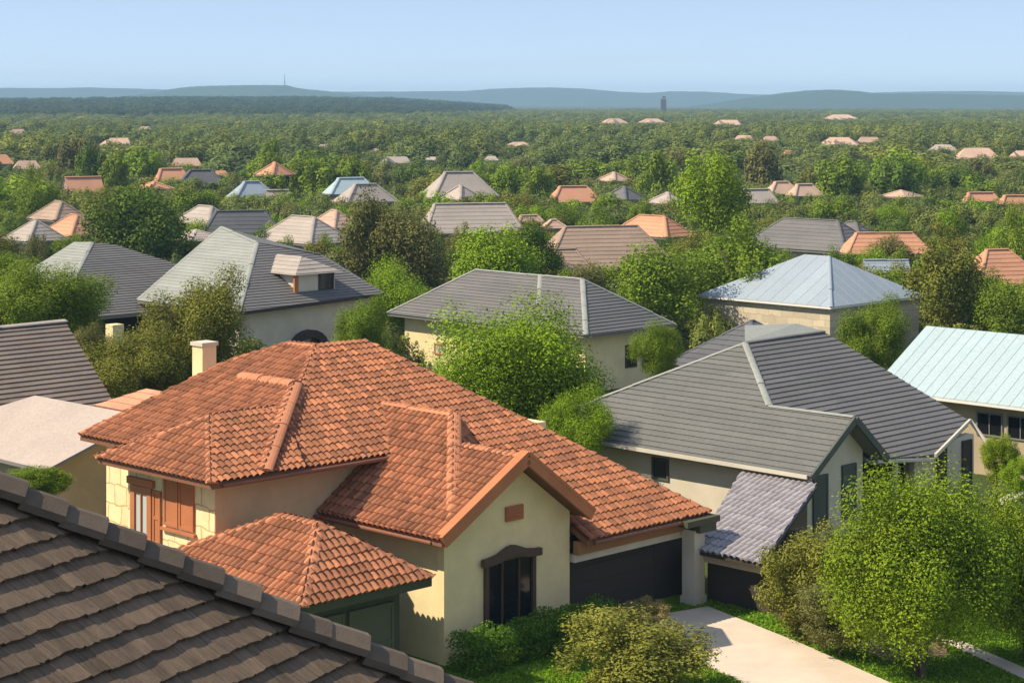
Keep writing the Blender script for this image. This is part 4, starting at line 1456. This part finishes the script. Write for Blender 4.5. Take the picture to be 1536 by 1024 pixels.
def grass():
    g = np.random.default_rng(3)
    drive = [gp(905, 938), gp(1062, 911), gp(1200, 966), gp(1345, 1030), gp(1470, 1100), gp(1240, 1130), gp(1110, 1022), gp(1040, 990)]
    walk = [gp(1405, 958), gp(1440, 962), gp(1650, 1052), gp(1640, 1072), gp(1536, 1020)]
    bed = [gp(1130, 905), gp(1200, 945), gp(1330, 990), gp(1420, 985), gp(1420, 930), gp(1250, 890)]
    n = 90000
    px, py = g.uniform(640, 1560, n), g.uniform(900, 1045, n)
    Y = F * H / (py - HOR)
    X = (px - 768) * Y / F
    keep = np.ones(n, bool)
    for poly in (drive, walk, bed):
        ins = np.zeros(n, bool)
        for (x1, y1), (x2, y2) in zip(poly, poly[1:] + poly[:1]):
            c = ((y1 > Y) != (y2 > Y)) & (X < (x2 - x1) * (Y - y1) / (y2 - y1 + 1e-9) + x1)
            ins ^= c
        keep &= ~ins
    u, v = (Y - X) * R2, (Y + X) * R2
    keep &= ~((u > 38.6) & (v < 46.2))
    X, Y = X[keep], Y[keep]
    n = len(X)
    pos = np.stack([X, Y, g.uniform(.01, .05, n)], 1)
    nor = g.normal(size=(n, 3)) + np.array([0, 0, .5])
    me = leaf_faces('grass_blades', g, pos, nor, .035, g.random(n))
    o = bpy.data.objects.new('grass', me)
    COL.objects.link(o)
    o.color = (.150, .270, .012, 1)
    tag(o, 'short bright green grass beside the driveway', 'grass', kind='stuff')
grass()


# hills: profiles (px, py of the skyline) at a distance, with a rounded cross-section
def interp(xs, ys, x):
    return float(np.interp(x, xs, ys))


HW_X = [-900, -300, 0, 150, 300, 480, 600, 700, 770, 830, 900]
HW_Y = [158, 157, 157, 156, 154, 154, 156, 163, 168, 175, 180]


def wood_hill(X, Y):
    px = 768 + F * X / 2400
    top = H - (interp(HW_X, HW_Y, px) - HOR) * 2400 / F
    if top <= 0: return 0.0
    if Y < 2400:
        t = min(max((Y - 900) / 1400, 0), 1)
    else:
        t = min(max((3700 - Y) / 1300, 0), 1)
    t = t * t * (3 - 2 * t)
    return top * t


def hill(name, Y0, depth, xs, ys, mat, nx=160, label=None, rough=1.2):
    bm = BM()
    g = np.random.default_rng(int(Y0))
    rows = []
    prof = [0, .25, .5, .75, .9, 1, .9, .6, 0]
    for j, k in enumerate(prof):
        Y = Y0 + (j - 5) * depth / 5
        row = []
        for i in range(nx + 1):
            px = xs[0] + (xs[-1] - xs[0]) * i / nx
            z = H - (interp(xs, ys, px) - HOR) * Y0 / F
            X = (px - 768) * Y0 / F
            zz = -3 + (z + 3) * k + (g.uniform(-1, 1) * rough * Y0 / F if 0 < k else 0)
            row.append(bm.verts.new((X, Y, zz)))
        rows.append(row)
    for j in range(len(prof) - 1):
        for i in range(nx):
            bm.faces.new((rows[j][i], rows[j][i + 1], rows[j + 1][i + 1], rows[j + 1][i]))
    o = obj(name, bm, mat, smooth=True)
    o['kind'] = 'structure'
    return o


# the low wooded rise at left
bm = BM()
gx, gy = 90, 28
gr = []
for j in range(gy + 1):
    Y = 890 + (3750 - 890) * j / gy
    gr.append([bm.verts.new((X, Y, wood_hill(X, Y) - .4)) for X in [-1500 + 1750 * i / gx for i in range(gx + 1)]])
for j in range(gy):
    for i in range(gx):
        bm.faces.new((gr[j][i], gr[j][i + 1], gr[j + 1][i + 1], gr[j + 1][i]))
o = obj('wooded_hill', bm, M['hill'], smooth=True)
o['kind'] = 'structure'
hill('mesa_hill', 4600, 600, [150, 245, 262, 290, 330, 380, 430, 450, 500, 600], [150, 137, 133, 130, 128.5, 128, 128, 133, 138, 150], M['hill'], 90, rough=.35)
hill('right_hill', 4100, 500, [1040, 1120, 1170, 1210, 1250, 1290, 1320, 1400, 1480, 1700], [160, 147, 140, 136, 134.5, 137, 140.5, 140.5, 142.5, 145], M['hill'], 120, rough=.4)
hill('far_ridge', 6000, 600, [-600, 0, 80, 130, 200, 255, 450, 500, 600, 700, 740, 790, 830, 880, 930, 975, 1010, 1060, 1130, 1200, 1350, 1450, 1540, 2200],
     [134, 132, 132.5, 131.5, 133, 135, 135, 138, 137.5, 136.5, 133.5, 131.8, 131.5, 133.5, 138, 139.5, 137, 138, 142, 142, 138, 136.5, 138.5, 138], M['hill'], 260, rough=.25)

# mast and tower far off
def mast():
    p = at(427, 130, 4580)
    t = thing('radio_mast', 'thin radio mast standing on the flat topped blue hill', 'mast', (p.x, p.y, p.z - 6))
    bm = BM()
    tube(bm, V3((p.x, p.y, p.z - 6)), at(427, 121, 4580), 1.6, 1.2, 6)
    tube(bm, at(427, 121, 4580), at(427, 111, 4580), 1.0, .5, 6)
    obj('mast_shaft', bm, M['steel'], t)
mast()
def tower():
    p = at(995, 178, 1900)
    t = thing('distant_tower', 'slim grey tower standing alone on the far plain', 'tower', (p.x, p.y, 0))
    z1 = at(995, 147, 1900).z
    bm = BM()
    obox(bm, V3((p.x, p.y, z1 / 2 - 2)), V3((2.6, 0, 0)), V3((0, 2.6, 0)), ZD * (z1 / 2 + 1))
    for k in range(6): obox(bm, V3((p.x, p.y, z1 * (.2 + .13 * k))), V3((2.8, 0, 0)), V3((0, 2.8, 0)), ZD * .25)
    b = obj('tower_body', bm, M['greytrim'], t)
    bm = BM()
    obox(bm, V3((p.x + .6, p.y, z1 + .5)), V3((1.4, 0, 0)), V3((0, 1.4, 0)), ZD * .9)
    obj('tower_cap', bm, M['slate'], t)
tower()


# the wood that runs to the hills, and the scrub between the houses: one mass each
def scatter(name, label, cat, plants, mat):
    pts, sc, rot, idx = plants
    me = bpy.data.meshes.new(name)
    me.vertices.add(len(pts))
    me.vertices.foreach_set('co', np.array(pts, np.float32).ravel())
    for nm, arr in (('sc', sc), ('rot', rot)):
        a = me.attributes.new(nm, 'FLOAT_VECTOR', 'POINT')
        a.data.foreach_set('vector', np.array(arr, np.float32).ravel())
    a = me.attributes.new('pick', 'INT', 'POINT')
    a.data.foreach_set('value', np.array(idx, np.int32))
    o = bpy.data.objects.new(name, me)
    COL.objects.link(o)
    tag(o, label, cat, kind='stuff')
    ng = bpy.data.node_groups.new('scatter', 'GeometryNodeTree')
    ng.interface.new_socket('Geometry', in_out='INPUT', socket_type='NodeSocketGeometry')
    ng.interface.new_socket('Geometry', in_out='OUTPUT', socket_type='NodeSocketGeometry')
    N = ng.nodes.new
    gi, go = N('NodeGroupInput'), N('NodeGroupOutput')
    iop = N('GeometryNodeInstanceOnPoints')
    join = N('GeometryNodeJoinGeometry')
    protos = {}
    for ob in COL.objects:
        if ob.name.startswith('crown') and ob.data.name.startswith('coarse_foliage') and ob.data.name not in protos:
            protos[ob.data.name] = ob
    for ob in protos.values():
        oi = N('GeometryNodeObjectInfo')
        oi.transform_space = 'ORIGINAL'
        oi.inputs['Object'].default_value = ob
        oi.inputs['As Instance'].default_value = False
        sm = N('GeometryNodeSetMaterial')
        sm.inputs['Material'].default_value = mat
        ng.links.new(oi.outputs['Geometry'], sm.inputs[0])
        g2 = N('GeometryNodeGeometryToInstance')
        ng.links.new(sm.outputs[0], g2.inputs[0])
        ng.links.new(g2.outputs[0], join.inputs[0])
    def attr(nm, ty):
        n = N('GeometryNodeInputNamedAttribute')
        n.data_type = ty
        n.inputs[0].default_value = nm
        return n.outputs[0]
    ng.links.new(gi.outputs[0], iop.inputs['Points'])
    ng.links.new(join.outputs[0], iop.inputs['Instance'])
    iop.inputs['Pick Instance'].default_value = True
    ng.links.new(attr('pick', 'INT'), iop.inputs['Instance Index'])
    ng.links.new(attr('sc', 'FLOAT_VECTOR'), iop.inputs['Scale'])
    er = N('FunctionNodeEulerToRotation')
    ng.links.new(attr('rot', 'FLOAT_VECTOR'), er.inputs[0])
    ng.links.new(er.outputs[0], iop.inputs['Rotation'])
    ng.links.new(iop.outputs[0], go.inputs[0])
    o.modifiers.new('scatter', 'NODES').node_group = ng


def plants(seed, bands, hilly=False):
    g = np.random.default_rng(seed)
    P = [], [], [], []
    def put(X, y, ht, rad):
        P[0].append((X, y, wood_hill(X, y) + ht * .40))
        P[1].append((rad, rad, ht * .6))
        P[2].append((0, 0, g.uniform(0, 6.28)))
        P[3].append(int(g.integers(0, 4)))
    for (ya, yb, n, h0, h1, r0, r1) in bands:
        Y = np.sqrt(g.uniform(ya ** 2, yb ** 2, n))
        px = g.uniform(-170, 1706, n)
        for y, p in zip(Y, px):
            X = (p - 768) * y / F
            k = g.random() ** 1.6
            ht, rad = h0 + (h1 - h0) * g.random(), r0 + (r1 - r0) * k
            if y < 2000 and not clear(X, y, ht, rad): continue
            hz = wood_hill(X, y)
            if (hz > 1.2) != hilly: continue
            if y > 2350 and not hilly: continue
            put(X, y, ht, rad)
    if yb > 1000 and not hilly:
        for ref, hy, x0, x1, y0, y1, c, rd in HOUSES:
            if ref != 'distant roof': continue
            for i in range(5):
                y = F * (H - 3.5) / (y1 - HOR) - g.uniform(2, 9)
                p = x0 + (x1 - x0) * (i / 4 * 1.1 - .05)
                put((p - 768) * y / F, y, g.uniform(2.6, 3.5) + (1.0 if i in (0, 4) else 0), g.uniform(2.2, 3.6))
    return P


scatter('far_wood', 'dense green woodland running across the plain to the hills', 'woodland',
        plants(77, ((345, 700, 3400, 3.2, 7.5, 2.8, 7.5), (700, 1500, 6000, 3.0, 6.2, 4.5, 11), (1500, 2400, 7000, 3.0, 5.0, 6, 12))), M['leafwood'])
scatter('hill_wood', 'darker woodland covering the low rise at left centre below the blue hills', 'woodland',
        plants(79, ((900, 1700, 7500, 4, 7, 4, 10), (1700, 3700, 13000, 4, 7.5, 6, 13)), True), M['leafhill'])
scatter('undergrowth', 'low green scrub filling the ground between the houses and trees', 'scrub',
        plants(78, ((104, 200, 1500, 1.0, 2.8, .8, 2.0), (200, 345, 2600, 1.2, 3.6, 1.2, 2.8))), M['leafwood'])


# ================================================================== AIR, LIGHT, CAMERA
def haze():
    bm = BM()
    x, y0, y1, z0, z1 = 8800, -180, 6900, -6, 57
    obox(bm, V3((0, (y0 + y1) / 2, (z0 + z1) / 2)), V3((x, 0, 0)), V3((0, (y1 - y0) / 2, 0)), ZD * (z1 - z0) / 2)
    m = bpy.data.materials.new('haze_air')
    m.use_nodes = True
    nt = m.node_tree
    for n in list(nt.nodes):
        if n.type != 'OUTPUT_MATERIAL': nt.nodes.remove(n)
    v = nt.nodes.new('ShaderNodeVolumePrincipled')
    v.inputs['Color'].default_value = (0.47, 0.73, 1.0, 1)
    v.inputs['Density'].default_value = 0.00017
    v.inputs['Anisotropy'].default_value = 0.0
    nt.links.new(v.outputs[0], nt.nodes['Material Output'].inputs['Volume'])
    o = obj('haze', bm, m)
    tag(o, 'thin blue haze lying over the plain', 'haze', kind='stuff')
haze()

EL = math.radians(44)
SD = V3((-.98, -.10, 0)).normalized()
sun = bpy.data.lights.new('sun', 'SUN')
sun.energy = 5.0
sun.use_shadow = True
sun.angle = math.radians(.5)
sun.color = (1.0, .885, .69)
so = bpy.data.objects.new('sun', sun)
COL.objects.link(so)
sdir = V3((SD.x * math.cos(EL), SD.y * math.cos(EL), math.sin(EL)))
so.rotation_euler = sdir.to_track_quat('Z', 'Y').to_euler()
so.location = (-60, 0, 90)

W = bpy.data.worlds.new('World')
SC.world = W
W.use_nodes = True
nt = W.node_tree
bg = nt.nodes['Background']
sky = nt.nodes.new('ShaderNodeTexSky')
sky.sky_type = 'NISHITA'
sky.sun_disc = False
sky.sun_elevation = EL
sky.sun_rotation = math.atan2(SD.x, SD.y)
sky.altitude = 800
sky.air_density = 1.0
sky.dust_density = 0.0
sky.ozone_density = 1.7
geo = nt.nodes.new('ShaderNodeTexCoord')
mp = nt.nodes.new('ShaderNodeMapping')
mp.inputs['Location'].default_value = (0, 0, .04)
mp.inputs['Scale'].default_value = (1, 1, 2.2)
nt.links.new(geo.outputs['Generated'], mp.inputs[0])
nt.links.new(mp.outputs[0], sky.inputs[0])
mp2 = nt.nodes.new('ShaderNodeMapping')
mp2.inputs['Scale'].default_value = (3.0, 3.0, 55.0)
nt.links.new(geo.outputs['Generated'], mp2.inputs[0])
wisp = ramp01(nt, noise(nt, 1.3, 6, mp2.outputs[0], .6), .50, .80)
pale = mixc(nt, .55, sky.outputs[0], (3.9, 4.75, 6.2))
nt.links.new(mixc(nt, mmath(nt, 'MULTIPLY', wisp, .35), pale, (3.7, 4.3, 5.0)), bg.inputs[0])
bg.inputs[1].default_value = 0.118

cam = bpy.data.cameras.new('camera')
co = bpy.data.objects.new('camera', cam)
COL.objects.link(co)
co.location = (0, 0, H)
co.rotation_euler = (math.pi / 2, 0, 0)
cam.sensor_fit = 'HORIZONTAL'
cam.sensor_width = 36
cam.lens = 36 * F / 1536
cam.shift_y = -(512 - HOR) / 1536
cam.clip_start = .5
cam.clip_end = 30000
SC.camera = co

SC.view_settings.view_transform = 'Standard'
SC.view_settings.look = 'None'
SC.view_settings.exposure = .45
SC.view_settings.gamma = 1
SC.cycles.use_denoising = True
SC.cycles.volume_bounces = 0
SC.cycles.max_bounces = 6
SC.cycles.diffuse_bounces = 3
SC.cycles.glossy_bounces = 2
SC.cycles.transmission_bounces = 3
SC.cycles.transparent_max_bounces = 6
SC.cycles.sample_clamp_indirect = 6
